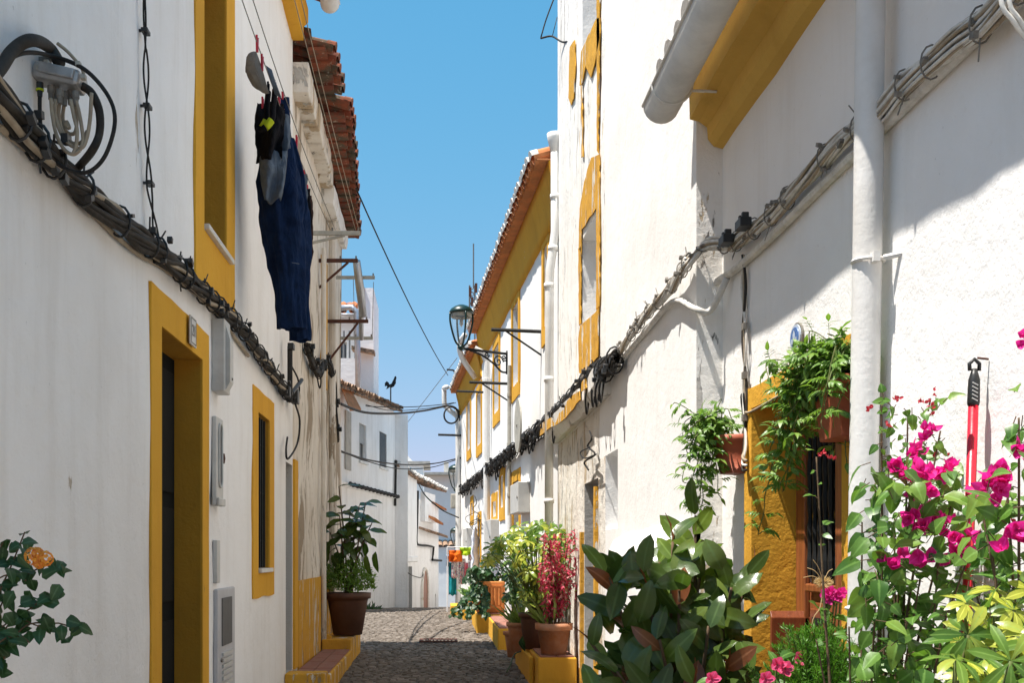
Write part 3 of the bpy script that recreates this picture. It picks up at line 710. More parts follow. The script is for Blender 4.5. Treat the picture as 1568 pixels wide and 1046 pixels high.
# ================= big white house =================
h = T('tall_house', 'tall bright white house with peeling ochre window bands on the right', 'house', (1.29, 8.5, gz(8)))
def H(fr, x0, x1, ya, yb, **k):
    u1_, z1_ = fr.hit(x0, ya); u0_, z0_ = fr.hit(x1, yb); return dict(u0=min(u0_, u1_), u1=max(u0_, u1_), z0=k.pop('z0', z0_), z1=k.pop('z1', z1_), **k)
w1 = H(RB, 892, 915, 0, 0, z0=1.97, z1=2.80, d=.30, m=1); w2 = dict(w1, z0=4.3, z1=5.6)
d1 = H(RB, 895, 916, 0, 0, z0=-1.1, z1=.62, d=.34, m=2); s1 = H(RB, 927, 946, 0, 0, z0=.19, z1=.76, d=.30, m=1)
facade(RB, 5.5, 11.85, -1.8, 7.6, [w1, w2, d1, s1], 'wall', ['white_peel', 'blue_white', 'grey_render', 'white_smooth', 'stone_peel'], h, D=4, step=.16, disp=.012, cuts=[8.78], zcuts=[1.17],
    mfun=lambda u, z: 3 if u < 8.55+.25*NZ.noise(V((0, z*1.5, 0))) else (4 if z < 1.17 else 0))
bars_window(RB, w1, .295, h, 'shutter', 'glass'); bars_window(RB, w2, .295, h, 'shutter', 'glass'); bars_window(RB, s1, .295, h, 'shutter', 'glass', 0)
m = MB(); RB.box(m, d1['u0']+.01, d1['u1']-.01, -1.09, .61, -.335, -.29); d_ = m.build('door', 'plastic_white', h)
m = MB(); m.tube([RB.p(d1['u0']+.1, -.29, -.1), RB.p(d1['u0']+.1, -.25, -.1), RB.p(d1['u0']+.2, -.25, -.1)], .01, 6); m.build('handle', 'alu', d_)
def patch(fr, pts, off=.017, name='ochre_patch', mat='ochre_peel', seed=1, th=.008):
    """a sheet of old paint left on the wall: ragged outline"""
    r_ = random.Random(seed); out = []
    for (a, b), (c, d) in zip(pts, pts[1:]+pts[:1]):
        k = max(2, int(math.hypot(c-a, d-b)/9))
        for i in range(k):
            t = i/k; out.append((a+(c-a)*t+r_.uniform(-1, 1)*.45, b+(d-b)*t+r_.uniform(-1, 1)*1.5))
    P = [fr.hit(x, y) for x, y in out]; n = len(P); m = MB()
    m.add([fr.p(u, o, z) for o in (off-th, off) for u, z in P], [tuple(range(n, 2*n))]+[(k, (k+1) % n, n+(k+1) % n, n+k) for k in range(n)])
    return m.build(name, mat, h)
patch(RB, [(889, 570), (888, 520), (891, 497), (915, 480), (920, 470), (918, 545), (905, 560), (897, 572)], seed=2)
patch(RB, [(889, 380), (890, 320), (897, 280), (908, 240), (921, 235), (921, 470), (916, 475), (916, 318), (893, 352), (893, 390)], seed=3)
patch(RB, [(889, 470), (888, 380), (892, 378), (892, 495), (889, 500)], seed=4)
patch(RB, [(890, 130), (892, 80), (915, 30), (922, 26), (921, 60), (908, 120), (900, 100), (893, 130)], seed=5)
patch(RB, [(917, 120), (916, -80), (922, -80), (920, 130), (919, 235), (917, 230)], seed=6)
patch(RB, [(873, 150), (875, 70), (882, 62), (884, 100), (881, 150), (877, 160)], seed=7)
patch(RB, [(893, 240), (892, 130), (894, 130), (895, 240)], seed=8, off=.016)
m = MB()
for a, b in (((881, 62), (884, 150)), ((930, 175), (931, 235)), ((948, 20), (948, 60))):
    pass
# ledge below the cables with old ochre, and the battered foot of the wall
fr = RB; u0_, _ = RB.hit(936, 640); extrude(RB, u0_, 11.84, [(-.02, 1.20), (.07, 1.18), (.12, 1.26), (.13, 1.38), (-.02, 1.42)], 'string_course', 'white_peel', h, .2, .03)
patch(RB, [(845, 668), (846, 650), (868, 638), (885, 620), (912, 598), (913, 612), (890, 640), (862, 656)], off=.135, seed=9)
patch(RB, [(915, 600), (916, 585), (923, 580), (924, 595)], off=.135, seed=10)
# battered plinth at the foot
prof = []
m = MB(); U = [5.5+(8.30-5.5)*i/14 for i in range(15)]; vs = []
for i, u in enumerate(U):
    s_ = min(1, (8.30-u)/.5); zt = .11+.05*NZ.noise(V((u*1.3, 0, 0)))-.02*(u-5.5); o = .085*s_**.5+.02*NZ.noise(V((u*2, 3, 0)))
    for a, z in ((-.0, zt+.10), (.3, zt+.07), (.65, zt), (.95, zt-.1), (1.0, zt-.3), (1.06, -.7), (1.12, -1.5)): vs.append(RB.p(u, -.03+a*(o+.03), z))
m.add(vs, [(i*7+j, i*7+j+1, (i+1)*7+j+1, (i+1)*7+j) for i in range(14) for j in range(6)]+[tuple(range(7)), tuple(14*7+j for j in range(7))])
m.build('battered_foot', 'white_r', h, True)
m = MB(); RB.box(m, 8.85, 8.93, -1.2, .55, -.002, .03); RB.box(m, 9.72, 9.80, -1.2, .2, -.002, .03); m.build('door_surround', 'ochre_peel', h)
m = MB(); m.box((.98, 5.6, gz(6)-.1), (.31, 0, 0), (0, 4.25, 0.05), (0, 0, .19)); tag(m.build('kerb_ledge', 'concrete', None, bevel=.02), 'pale stone kerb along the foot of the tall white house', 'kerb')

# ================= far right houses =================
def hole(x0, x1, yt, yb, **k):
    a, _ = RF.hit(x0, 800); b, _ = RF.hit(x1, 800); c = (RF.hit((x0+x1)/2, yt)[1]); e = (RF.hit((x0+x1)/2, yb)[1])
    return dict(u0=min(a, b), u1=max(a, b), z0=min(c, e), z1=max(c, e), **k)
uS = RF.hit(738, 600)[0]; uE = RF.hit(705, 600)[0]
hs3 = [hole(834, 840, 375, 500, d=.22), hole(786, 795, 465, 590, d=.18), hole(757, 765, 530, 632, d=.18),
       hole(787, 796, 737, 970, d=.22, m=1), hole(755, 761, 768, 792, d=.2), hole(767, 772, 728, 778, d=.2)]
hs4 = [hole(731, 737.5, 600, 682, d=.16), hole(716, 721, 615, 690, d=.16), hole(733.5, 736.5, 795, 900, d=.16, m=1), hole(722, 725, 770, 790, d=.16)]
def far_house(name, label, u0, u1, zt, holes, name_wall, zc0, tile_z, tile_o, zb):
    t = T(name, label, 'house', RF.p((u0+u1)/2, 0, gz(15)))
    facade(RF, u0, u1, zb, zt, holes, 'wall', ['white_smooth' if 'near' in name_wall else 'white', 'grey_render'], t, D=4, disp=.014)
    extrude(RF, u0+.003, u1-.003, [(-.01, zc0), (.03, zc0), (.04, zc0+.14), (.06, zc0+.3), (.10, zc0+.45), (.115, tile_z-.06), (-.01, tile_z-.06)], 'cove_cornice', 'ochre', t, .5, .004, True)
    tiled_roof(RF, u0, u1, lambda u: tile_z, lambda u: tile_o, 'roof', ['tile', 'mortar'], t, slope=.30, rows=2, pitch=.20, Dr=4)
    m = MB(); RF.box(m, u0, u1, tile_z-.055, tile_z-.04, -.01, tile_o-.04); m.build('eave_board', 'tile', t)
    for k, q in enumerate(holes):
        tall = q['z0'] < -.9
        if not tall:
            ring(RF, q['u0']-.14, q['u1']+.14, q['z0']-.2, q['z1']+.14, .14, .14, .14, .2, .02, 'window_surround', 'ochre', t)
            w_ = bars_window(RF, q, q['d']-.01, t, 'plastic_white', 'glass', 1)
        else:
            ring(RF, q['u0']-.14, q['u1']+.14, q['z0'], q['z1']+.16, .14, .14, .16, 0, .02, 'door_surround', 'ochre', t)
            m = MB(); RF.box(m, q['u0']+.003, q['u1']-.003, q['z0'], q['z1']-.003, -q['d']+.005, -q['d']+.04); m.build('door', 'plastic_lav', t)
    return t
h3 = far_house('gabled_house', 'white house with ochre cove and orange tile eaves past the tall house', 0.003, uS, 4.2, hs3, 'wall near', 3.66, 4.30, .28, -1.6)
h4 = far_house('terrace_house', 'last white house of the right row, lower orange tile eaves', uS+.003, uE, 3.9, hs4, 'wall', 3.42, 4.02, .25, -1.9)
X0, X1 = RF.p(uE+.4, -.06, 0), V((2.3, 46, 0)); RX = Fr(X0.to_2d(), (X1-X0).to_2d(), (-(X1-X0).y, (X1-X0).x))
facade(RX, 0, 18, -3, 3.2, [], 'rear_or_bounce_wall', ['white'], h4, D=2, step=1, disp=.01)  # added unseen wall beyond the row, bounces sun onto the distant facades
def pipe(fr, px, y0, y1, off, r, parent, mat='pvc', elbow=True):
    u, z1 = fr.hit(px, y0, off); _, z0 = fr.hit(px, y1, off); m = MB()
    P = [fr.p(u, off, z1), fr.p(u, off, z0)]
    if elbow: P = [fr.p(u, off+.22, z1+.12), fr.p(u, off+.06, z1+.04), fr.p(u, off, z1-.1), fr.p(u, off, z0)]
    m.tube(P, r, 12)
    for k in range(3):
        z = z1-.4-(z1-z0)*k/3; m.tube([fr.p(u, off, z), fr.p(u, off, z-.05)], r*1.25, 12)
    return m.build('drainpipe', mat, parent, False)
m = MB(); P = [V((1.255, 11.78, 4.42)), V((1.255, 11.78, 3.45)), V((1.235, 11.78, 3.3)), V((1.20, 11.78, 3.05)), V((1.195, 11.78, 2.9)), V((1.185, 11.78, -1.1))]
m.tube(P, .046, 16); m.tube([(1.255, 11.78, 4.30), (1.255, 11.78, 4.45), (1.255, 11.78, 4.50)], [.048, .085, .088], 12)
for z in (3.85, 3.3, 2.9, 1.9, .6): m.tube([(P[0].x if z > 3.4 else (1.235 if z > 3.2 else 1.19), 11.78, z), (P[0].x if z > 3.4 else (1.23 if z > 3.2 else 1.19), 11.78, z-.05)], .054, 16)
m.build('drainpipe', 'pvc', h3, True)
pipe(RF, 745.5, 545, 930, .09, .06, h4); pipe(RF, 780, 560, 790, .05, .03, h3, 'steel_pale', False)
pipe(RF, 781, 790, 900, .05, .04, h3, 'pvc', False)
# stub gutter and elbow at the far end of the row
m = MB(); uu = uE; a = RF.p(uu-.05, .40, 3.98); m.tube(smoothpath([RF.p(uu-.5, .36, 4.04), a+V((0, 0, .10)), a, a+V((0, 0, -.2)), a+V((.04, 0, -.36)), RF.p(uu-.1, .12, 3.40), RF.p(uu-.1, .07, 3.2), RF.p(uu-.1, .07, -1.2)], 4), .06, 10); m.build('end_drainpipe', 'pvc', h4, True)
m = MB(); a = RF.p(uS+.1, .42, 4.06); m.tube(smoothpath([RF.p(uS-.1, .33, 4.2), a, a+V((.05, .1, -.25)), RF.p(uS+.35, .10, 3.45)], 4), .055, 10); m.build('gutter_elbow', 'pvc', h4, True)
def rfbox(x0, x1, y0, y1, d, name, label, cat, mat):
    q = hole(x0, x1, y0, y1)
    return wallbox(RF, q['u0'], q['u1'], q['z0'], q['z1'], d, name, label, cat, mat, .01, lambda t: (lambda m: (m.tube([RF.p(q['u0']+.05, d, (q['z0']+q['z1'])/2), RF.p(q['u0']+.05, d+.012, (q['z0']+q['z1'])/2)], .02, 8), m.build('lock', 'clamp_grey', t)))(MB()))
rfbox(799, 812, 741, 787, .16, 'meter_box', 'grey white meter box on the wall just beyond the long drainpipe', 'meter box', 'plastic_white')
rfbox(754, 764, 797, 850, .14, 'meter_box', 'tall white meter box half hidden behind the umbrella plant', 'meter box', 'plastic_white')
rfbox(717, 723, 810, 850, .12, 'meter_box', 'small white meter box near the laundry rack', 'meter box', 'plastic_white')
# round mirror / satellite disc seen edge on
t = T('round_sign', 'round sign seen almost edge on above the black cables', 'sign', RF.hp(791, 700)); c = RF.hp(792, 652, .20)
m = MB(); n = 28; ang = V((.985, .17, 0)).normalized(); 
ud = V((c.x/c.y-.13, 1, 0)).normalized(); nd = V((ud.y, -ud.x, 0))
m.add([c+ud*math.cos(2*math.pi*k/n)*.3+V((0, 0, math.sin(2*math.pi*k/n)*.34))+nd*o for o in (0, .02) for k in range(n)], [tuple(range(n)), tuple(range(2*n-1, n-1, -1))]+[(k, (k+1) % n, n+(k+1) % n, n+k) for k in range(n)]); m.build('disc', 'steel_pale', t)
m = MB(); m.tube([c, RF.hp(792, 652, .0)], .018, 6); m.build('bracket', 'steel_pale', t)

# ================= step blocks on the right =================
block('planter_step', 'ochre block carrying the red leaved plant in its clay pot', 'step', .91, 1.262, 10.0, 11.6, -.935, 'ochre', 'paver')
block('narrow_step', 'thin ochre slab end beside the pot block', 'step', .86, .905, 10.35, 12.2, -.96, 'ochre')
block('tiled_step', 'ochre block with worn red tile top between the pots and the square planter', 'step', .76, 1.15, 13.9, 16.6, -.935, 'ochre', 'paver')
block('planter_step', 'ochre block under the square orange planter', 'step', .60, 1.05, 16.9, 19.2, -.92, 'ochre', 'paver')
block('far_step', 'ochre block right behind the square planter', 'step', .47, .80, 20.2, 21.2, -.95, 'ochre')
block('far_step', 'farthest low ochre block at the foot of the laundry rack', 'step', .26, .55, 21.6, 22.8, -1.0, 'ochre')

# ================= background houses =================
def bgh(x0, x1, yt, yb, fr=None, **k):
    fr = fr or BG; a, _ = fr.hit(x0, 800); b, _ = fr.hit(x1, 800); c = fr.hit((x0+x1)/2, yt)[1]; e = fr.hit((x0+x1)/2, yb)[1]
    return dict(u0=min(a, b), u1=max(a, b), z0=min(c, e), z1=max(c, e), **k)
uA = BG.hit(605, 800)[0]; uB = BG.hit(640, 800)[0]; uC = BG.hit(676, 800)[0]; zA = BG.hit(605, 632)[1]
h = T('corner_house', 'white two storey house with sagging tile verge where the street bends', 'house', BG.p(2, 0, -1.3))
ha = [bgh(550, 561, 650, 707, d=.12), bgh(581, 592, 663, 716, d=.05, m=0), bgh(553, 562, 828, 860, d=.1)]
facade(BG, -1.5, uA, -2.4, zA, ha, 'wall', ['far_white'], h, D=3.2, disp=.02)
slats(BG, dict(ha[0], z0=ha[0]['z1']-.45), .06, h); bars_window(BG, ha[0], .11, h); slats(BG, ha[1], .03, h, 'shutter', 'shutter_dk', 24); slats(BG, ha[2], .05, h, 'shutter', 'shutter_dk', 10)
for q in ha[:2]:
    m = MB(); BG.box(m, q['u0']-.05, q['u1']+.05, q['z0']-.06, q['z0']-.003, .0, .05); m.build('window_sill', 'marble', h)
zL = BG.hit(545, 604)[1]; uL = BG.hit(545, 604)[0]; zR = BG.hit(605, 628)[1]; zr = lambda u: zR+(zL-zR)*(uA-u)/(uA-uL)
m = MB(); m.add([BG.p(-1.5, 0, zA), BG.p(uA, 0, zA), BG.p(uA, 0, zr(uA)-.12), BG.p(-1.5, 0, zr(-1.5)-.12), BG.p(-1.5, -.3, zA), BG.p(uA, -.3, zA), BG.p(uA, -.3, zr(uA)-.12), BG.p(-1.5, -.3, zr(-1.5)-.12)], [(0, 1, 2, 3), (1, 5, 6, 2), (4, 7, 6, 5), (3, 2, 6, 7)])
m.build('gable_wall', 'far_white', h)
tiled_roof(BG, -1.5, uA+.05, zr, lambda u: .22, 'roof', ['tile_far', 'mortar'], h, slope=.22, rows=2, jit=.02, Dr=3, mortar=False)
extrude(BG, -1.5, uA, [(-.02, BG.hit(570, 757)[1]), (.07, BG.hit(570, 755)[1]), (.08, BG.hit(570, 750)[1]), (-.02, BG.hit(570, 748)[1])], 'string_course', 'far_white', h, .4, .03)
m = MB()
P_ = [BG.p(.2+(uA-.2)*k/80, .10, BG.hit(570, 752)[1]+.02*math.sin(k*2.1)) for k in range(81)]; m.tube(P_, [.028+.016*(k % 2) for k in range(81)], 6)
m.build('cable_run', 'cable_black', h)
m = MB(); q = bgh(528, 536, 630, 720); BG.box(m, q['u0'], q['u1'], q['z0'], q['z1'], .0, .03); m.build('stain_strip', 'concrete', h)
q = bgh(528, 552, 596, 622); m = MB(); a, b = BG.hp(524, 600, .1), BG.hp(538, 600, .1)
m.add([BG.hp(523, 594, .08), BG.hp(536, 594, .08), BG.hp(553, 626, .35), BG.hp(536, 627, .35)]+[BG.hp(523, 594, .08)+V((0, 0, -.04)), BG.hp(536, 594, .08)+V((0, 0, -.04)), BG.hp(553, 626, .35)+V((0, 0, -.04)), BG.hp(536, 627, .35)+V((0, 0, -.04))], [(0, 1, 2, 3), (7, 6, 5, 4), (0, 4, 5, 1), (1, 5, 6, 2), (2, 6, 7, 3), (3, 7, 4, 0)])
m.build('canopy', 'tile', h)
# side return with grey streaks (px 605-622)
BR = Fr(BG.p(uA+.01, -.02, 0).to_2d(), (1, .12), (.12, -1))
h2 = T('parapet_wall', 'grey streaked parapet block just right of the sagging tile verge', 'house', BG.p(uA, 0, -1.3))
wR = .36
facade(BR, 0.02, wR, -2.4, BG.hit(605, 632)[1]-.05, [], 'wall', ['far_white'], h2, D=1.2, disp=.01)
# middle house with shutter
h = T('shuttered_house', 'narrow white house with one rolling shutter and a shallow tile roof', 'house', BG.p(uA+2, 0, -1.4))
BM = Fr(BG.p(0, -.03, 0).to_2d(), BG.u.to_2d(), BG.n.to_2d())
hb = [bgh(609, 618, 742, 798, BM, d=.10), bgh(607, 613, 874, 945, BM, d=.12, m=1), bgh(624, 631, 868, 945, BM, d=.12, m=1)]
zB = BM.hit(622, 722)[1]; facade(BM, uA+.02, uB, -2.6, zB, hb, 'wall', ['far_white', 'grey_render'], h, D=3, disp=.02)
slats(BM, dict(hb[0], z0=hb[0]['z1']-.5), .05, h); bars_window(BM, hb[0], .09, h)
m = MB(); q = hb[0]; BM.box(m, q['u0'], q['u1'], q['z0'], q['z0']+.28, .0, .05); m.build('window_box', 'iron', h)
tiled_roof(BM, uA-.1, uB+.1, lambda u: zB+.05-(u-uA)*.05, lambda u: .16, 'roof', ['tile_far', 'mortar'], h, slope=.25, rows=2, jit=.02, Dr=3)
extrude(BM, uA+.02, uB, [(-.02, BM.hit(622, 862)[1]), (.05, BM.hit(622, 860)[1]), (.05, BM.hit(622, 854)[1]), (-.02, BM.hit(622, 852)[1])], 'string_course', 'far_white', h, .5, .02)
for q in hb[1:]:
    m = MB(); BM.box(m, q['u0'], q['u1'], q['z0'], q['z1'], -q['d']+.01, -q['d']+.03); m.build('door', 'plastic_lav', h)
# arched old house with ragged tile ledges
h = T('arched_house', 'old white house with a stone arched doorway and broken tile ledges', 'house', BG.p(uB+2, 0, -1.6))
BC = Fr(BG.p(0, -.10, 0).to_2d(), BG.u.to_2d(), BG.n.to_2d())
hc = [bgh(645, 653.5, 905, 945, BC, d=.2), bgh(666, 668, 910, 945, BC, d=.1)]
zC = BC.hit(658, 770)[1]; facade(BC, uB+.02, uC, -2.8, zC, hc, 'wall', ['far_white'], h, D=3, disp=.02)
q = hc[0]; m = MB(); n = 14; cu, cw = (q['u0']+q['u1'])/2, (q['u1']-q['u0'])/2; hz = BC.hit(649, 873)[1]-q['z1']
m.add([BC.p(cu+cw*math.cos(math.pi*k/n), .028, q['z1']+hz*math.sin(math.pi*k/n)) for k in range(n+1)]+[BC.p(q['u0'], .028, q['z0']), BC.p(q['u1'], .028, q['z0'])], [tuple(range(n+1))+(n+1, n+2)]); m.build('arch_door', 'wood', h)
m = MB(); rr = [(cu+cw*1.1*math.cos(math.pi*k/n), q['z1']+hz*1.06*math.sin(math.pi*k/n)) for k in range(n+1)]; rr = [(rr[0][0], q['z0'])]+rr+[(rr[-1][0], q['z0'])]
m.tube([BC.p(u, .03, z) for u, z in rr], .05, 6); m.build('arch_stones', 'stone_peel', h)
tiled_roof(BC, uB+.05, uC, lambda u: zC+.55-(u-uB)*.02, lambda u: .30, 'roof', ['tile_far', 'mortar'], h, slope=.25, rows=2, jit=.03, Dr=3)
for (x0, x1, y, o) in ((650, 664, 797, .35), (655, 672, 775, .3)):
    a, z = BC.hit(x0, y); b, z2 = BC.hit(x1, y+9); m = MB()
    k = 7
    for i in range(k): arc_tile(m, BC.p(a+(b-a)*i/k, o, z+(z2-z)*i/k), BC.p(a+(b-a)*i/k, -.05, z+(z2-z)*i/k+.16), .1, .09, V((0, 0, 1)), BC.u, True, 0)
    m.build('tile_ledge', 'tile', h)
a, z = BC.hit(642, 815); b, z2 = BC.hit(676, 825); m = MB()
for i in range(18): arc_tile(m, BC.p(a+(b-a)*i/18, .25, z+(z2-z)*i/18), BC.p(a+(b-a)*i/18, -.05, z+(z2-z)*i/18+.12), .1, .09, V((0, 0, 1)), BC.u, True, 0)
m.build('tile_ledge', 'tile_far', h)
q = bgh(644, 660, 756, 800, BC); m = MB(); BC.box(m, q['u0'], q['u1'], q['z0'], q['z1'], 0, .14); m.build('upper_wall', 'far_white', h)
# long white house closing the view
FB = Fr((-6, 52), (1, .02), (.02, -1))
h = T('long_white_house', 'plain wide white house closing the view at the end of the street', 'house', (1, 52, -2.4))
zt = FB.hit(670, 727)[1]; facade(FB, 0, 16, -3, zt, [], 'wall', ['blue_white'], h, D=5, step=1.5, disp=.01)
extrude(FB, 0, 16, [(-.02, zt-.06), (.75, zt-.06), (.75, zt+.06), (-.02, zt+.1)], 'roof_slab', 'concrete', h, 2, .01)
m = MB(); a, z = FB.hit(684, 705, 0); FB.box(m, a-.1, a+.12, zt+.1, z, -1.2, -1.0); m.build('chimney', 'concrete', h)
a, z = FB.hit(684, 838, .1); m = MB()
for i in range(30): arc_tile(m, FB.p(3.5+i*.26, 1.2, z), FB.p(3.5+i*.26, .0, z+.25), .13, .12, V((0, 0, 1)), FB.u, True)
m.build('lean_to_roof', 'tile_far', h)
m = MB(); FB.box(m, 3.5, 11.5, -3, z-.02, .02, 1.05); m.build('lean_to_wall', 'blue_white', h)
# low white gable roofs peeping out beyond the shuttered house
h = T('gabled_cottage', 'small white gabled roof end rising behind the shuttered house', 'house', (-1.3, 40, -2))
Y = 40; m = MB(); x0, x1 = at(612, 0, Y).x, at(648, 0, Y).x; zt = at(0, 712, Y).z; zp = at(0, 695, Y).z; cx = at(622, 0, Y).x
P = [(x0, -2.4), (x1, -2.4), (x1, zt), (cx+.35, zt), (cx, zp), (x0, zt)]
m.add([V((x, y, z)) for y in (Y, Y+3) for x, z in P], [tuple(range(6)), tuple(range(11, 5, -1))]+[(k, (k+1) % 6, 6+(k+1) % 6, 6+k) for k in range(6)]); m.build('wall', 'blue_white', h)
m = MB(); m.box((x0, Y-.15, zt), (x1-x0+.25, 0, 0), (0, 3, 0), (0, 0, .12)); m.build('roof_slab', 'concrete', h)

# tall pale house with balcony behind the stained house (px 517-580, y 440-660)
FT = Fr((at(580, 0, 19).x-3.0, 21.5), (1, 0), (0, -1))
h = T('balcony_house', 'tall lilac white house with a balcony rising behind the stained house', 'house', (-2.6, 22, -1.3))
Y = 27.0; TW = Fr((at(548, 0, Y).x, Y), (1, 0), (0, -1)); wid = at(572, 0, Y).x-at(548, 0, Y).x
facade(TW, 0, wid, -1.5, at(0, 441, Y).z, [], 'wall', ['blue_white'], h, D=2.3, disp=.01)
m = MB(); TW.box(m, .02, wid-.42+.2, at(0, 462, Y).z, at(0, 441, Y).z+.02, .002, .05); m.build('crumbling_parapet', 'grey_render', h)
TW2 = Fr((at(500, 0, Y+1.2).x, Y+1.2), (1, 0), (0, -1)); w2_ = at(552, 0, Y+1.2).x-at(500, 0, Y+1.2).x
dh = dict(u0=.2, u1=w2_-.35, z0=at(0, 545, Y).z, z1=at(0, 508, Y).z, d=.3)
facade(TW2, 0, w2_, -1.5, at(0, 470, Y).z, [dh], 'rear_or_bounce_wall', ['blue_white'], h, D=3, disp=.01)
bars_window(TW2, dh, .28, h, 'plastic_white', 'glass', 2)
tiled_roof(TW2, 0, w2_, lambda u: at(0, 462, Y).z, lambda u: .3, 'roof', ['tile', 'tile'], h, slope=.3, rows=2, pitch=.28, Dr=2)
half_gutter(TW2, 0, w2_, .38, at(0, 470, Y).z, .1, 'gutter', 'zinc', h)
m = MB(); TW2.box(m, 0, w2_+.3-.32, at(0, 615, Y).z, at(0, 550, Y).z, 1.2, 1.32); m.build('balcony_parapet', 'blue_white', h)
m = MB(); TW2.box(m, 0, w2_-.02, at(0, 560, Y).z-.3, at(0, 560, Y).z-.12, 0.0, 1.2); m.build('balcony_slab', 'concrete', h)
m = MB()
for k in range(9): m.tube([TW2.p(.1+k*.14, .9, at(0, 550, Y).z-.1), TW2.p(.1+k*.14, .9, at(0, 503, Y).z)], .025, 6)
m.build('balcony_post', 'shutter_dk', h)
m = MB(); a = at(549, 655, 26.6); b = at(547, 478, 26.6); m.tube([a, b, b+V((-.12, 0, .12)), b+V((-.5, .2, .14))], .07, 10); m.build('drainpipe', 'zinc', h, True)
Yb = 26.7; m = MB(); a = at(538, 529, Yb); b = at(573, 536, Yb); m.add([a, b, b+V((0, .5, .02)), a+V((0, .5, .02)), a+V((0, 0, -.09)), b+V((0, 0, -.09)), b+V((0, .5, -.07)), a+V((0, .5, -.07))], [(0, 1, 2, 3), (4, 5, 1, 0), (1, 5, 6, 2), (7, 6, 5, 4), (4, 0, 3, 7)]); m.build('small_canopy', 'tile_far', h)

# rooster weathervane on the verge of the corner house
t = T('weathervane', 'rooster weathervane on a thin pole above the sagging tile verge', 'weathervane', BG.p(uA-.1, -.1, zr(uA)))
b = BG.p(uA-.1, -.1, zr(uA)); Yw = b.y; ax = V((1, 0, 0)); m = MB(); m.tube([b, V((b.x, b.y, at(0, 592, Yw).z))], .022, 6); m.build('pole', 'shutter_dk', t)
out = [(-9, 6), (-9, 1), (-6, -2), (-3, 0), (-2, 3), (1, 2), (3, -2), (5, -6), (6, -9), (8, -10), (9, -7), (8, -4), (8, 1), (5, 6), (1, 8), (-2, 7), (-4, 9), (-7, 10), (-5, 6), (-7, 5)]
s_ = Yw/F; c = V((b.x, b.y, at(0, 586, Yw).z)); m = MB(); n = len(out)
m.add([c+V((x*s_, o, -y*s_)) for o in (-.02, .02) for x, y in out], [tuple(range(n)), tuple(range(2*n-1, n-1, -1))]+[(k, (k+1) % n, n+(k+1) % n, n+k) for k in range(n)])
m.build('rooster', 'iron', t)
# radio mast and aerials behind the right eaves
t = T('radio_mast', 'thin lattice radio mast showing above the orange tile eaves', 'mast', at(723, 850, 60)); Y = 60; m = MB()
for x in (719, 727): m.tube([at(x, 800, Y), at(x, 437, Y)], .05, 5)
for k in range(12): m.tube([at(719 if k % 2 else 727, 500-k*5, Y), at(727 if k % 2 else 719, 495-k*5, Y)], .03, 4)
m.tube([at(725, 440, Y), at(725, 373, Y)], .04, 5); m.build('lattice', 'shutter_dk', t)
for x, y in ((720, 447), (729, 441), (723, 462)):
    m = MB(); m.cbox(at(x, y, Y-.3), .14, .1, .5); m.build('aerial', 'rust', t)

# ================= cables =================
def resample(P, step):
    out = [P[0]]; acc = 0
    for a, b in zip(P, P[1:]):
        d = (b-a).length; t = step-acc
        while t <= d and d > 0: out.append(a.lerp(b, t/d)); t += step
        acc = (acc+d) % step
    out.append(P[-1]); return out
def bundle(name, label, path, n, spread, r, mats, normal, clamp='clamp_black', every=.42, twist=7, step=.05, loops=0, cat='cable', group=None, clampsz=1.0, sd=3):
    r_ = random.Random(sd); t = T(name, label, cat, path[0], group); P = resample(smoothpath(path, 8), step)
    for k in range(n):
        ph = 2*math.pi*k/n; m = MB(); Q = []
        for i, p in enumerate(P):
            tg = (P[min(i+1, len(P)-1)]-P[max(i-1, 0)]).normalized(); sidev = tg.cross(normal).normalized()
            a = ph+twist*i*step*.35+.8*NZ.noise(V((i*step*2.2, k*3.1, 0))); s_ = spread*(.75+.5*NZ.noise(V((i*step*3, k*5.3, 2))))
            Q.append(p+sidev*math.cos(a)*s_*1.35+normal*(math.sin(a)*s_*.75))
        m.tube(Q, r*r_.uniform(.75, 1.25), 6); m.build('strand', mats[k % len(mats)], t, True)
    Lt = (len(P)-1)*step; k = every*.4
    while k < Lt:
        i = min(len(P)-2, int(k/step)); p = P[i]; tg = (P[i+1]-p).normalized(); sv = tg.cross(normal).normalized(); m = MB()
        Rm = Matrix((tg, sv, normal)).transposed()
        m.tube([p+sv*math.cos(a)*(spread*1.45+r)+normal*math.sin(a)*(spread*.85+r) for a in [2*math.pi*j/12 for j in range(13)]], r*.45, 5)
        for q in range(r_.randint(1, 4)):
            c = p+tg*r_.uniform(-.05, .05)+sv*r_.uniform(-1.6, 1.6)*spread+normal*r_.uniform(.2, 1.6)*spread
            m.cbox(c, .035*clampsz*r_.uniform(.7, 1.4), .022*clampsz*r_.uniform(.7, 1.5), .025*clampsz, rot=Rm @ Matrix.Rotation(r_.uniform(-.6, .6), 3, 'Z'))
        for q in range(r_.randint(0, 2)): a_ = sv*r_.choice((-1, 1, -1)); m.tube([p+a_*spread, p+a_*(spread*1.4+r_.uniform(.02, .06))+normal*r_.uniform(0, .03)+tg*r_.uniform(-.05, .05)], r*.35, 4)
        m.build('clamp', clamp, t); k += every*r_.uniform(.45, 1.7)
    for q in range(loops):
        i = r_.randrange(2, len(P)-3); p = P[i]; rr = r_.uniform(.04, .1); m = MB(); d_ = r_.uniform(.1, .3)
        m.tube(smoothpath([p, p+V((0, .02, -d_*.5))+normal*.05, p+V((0, .05, -d_))+normal*.04, p+V((0, .11, -d_*.8))+normal*.02, p+V((0, .10, -.02))], 5), r*.6, 5); m.build('loose_wire', mats[0], t)
    return t
nL = V((1, 0, 0)); nR = V((-1, 0, 0))
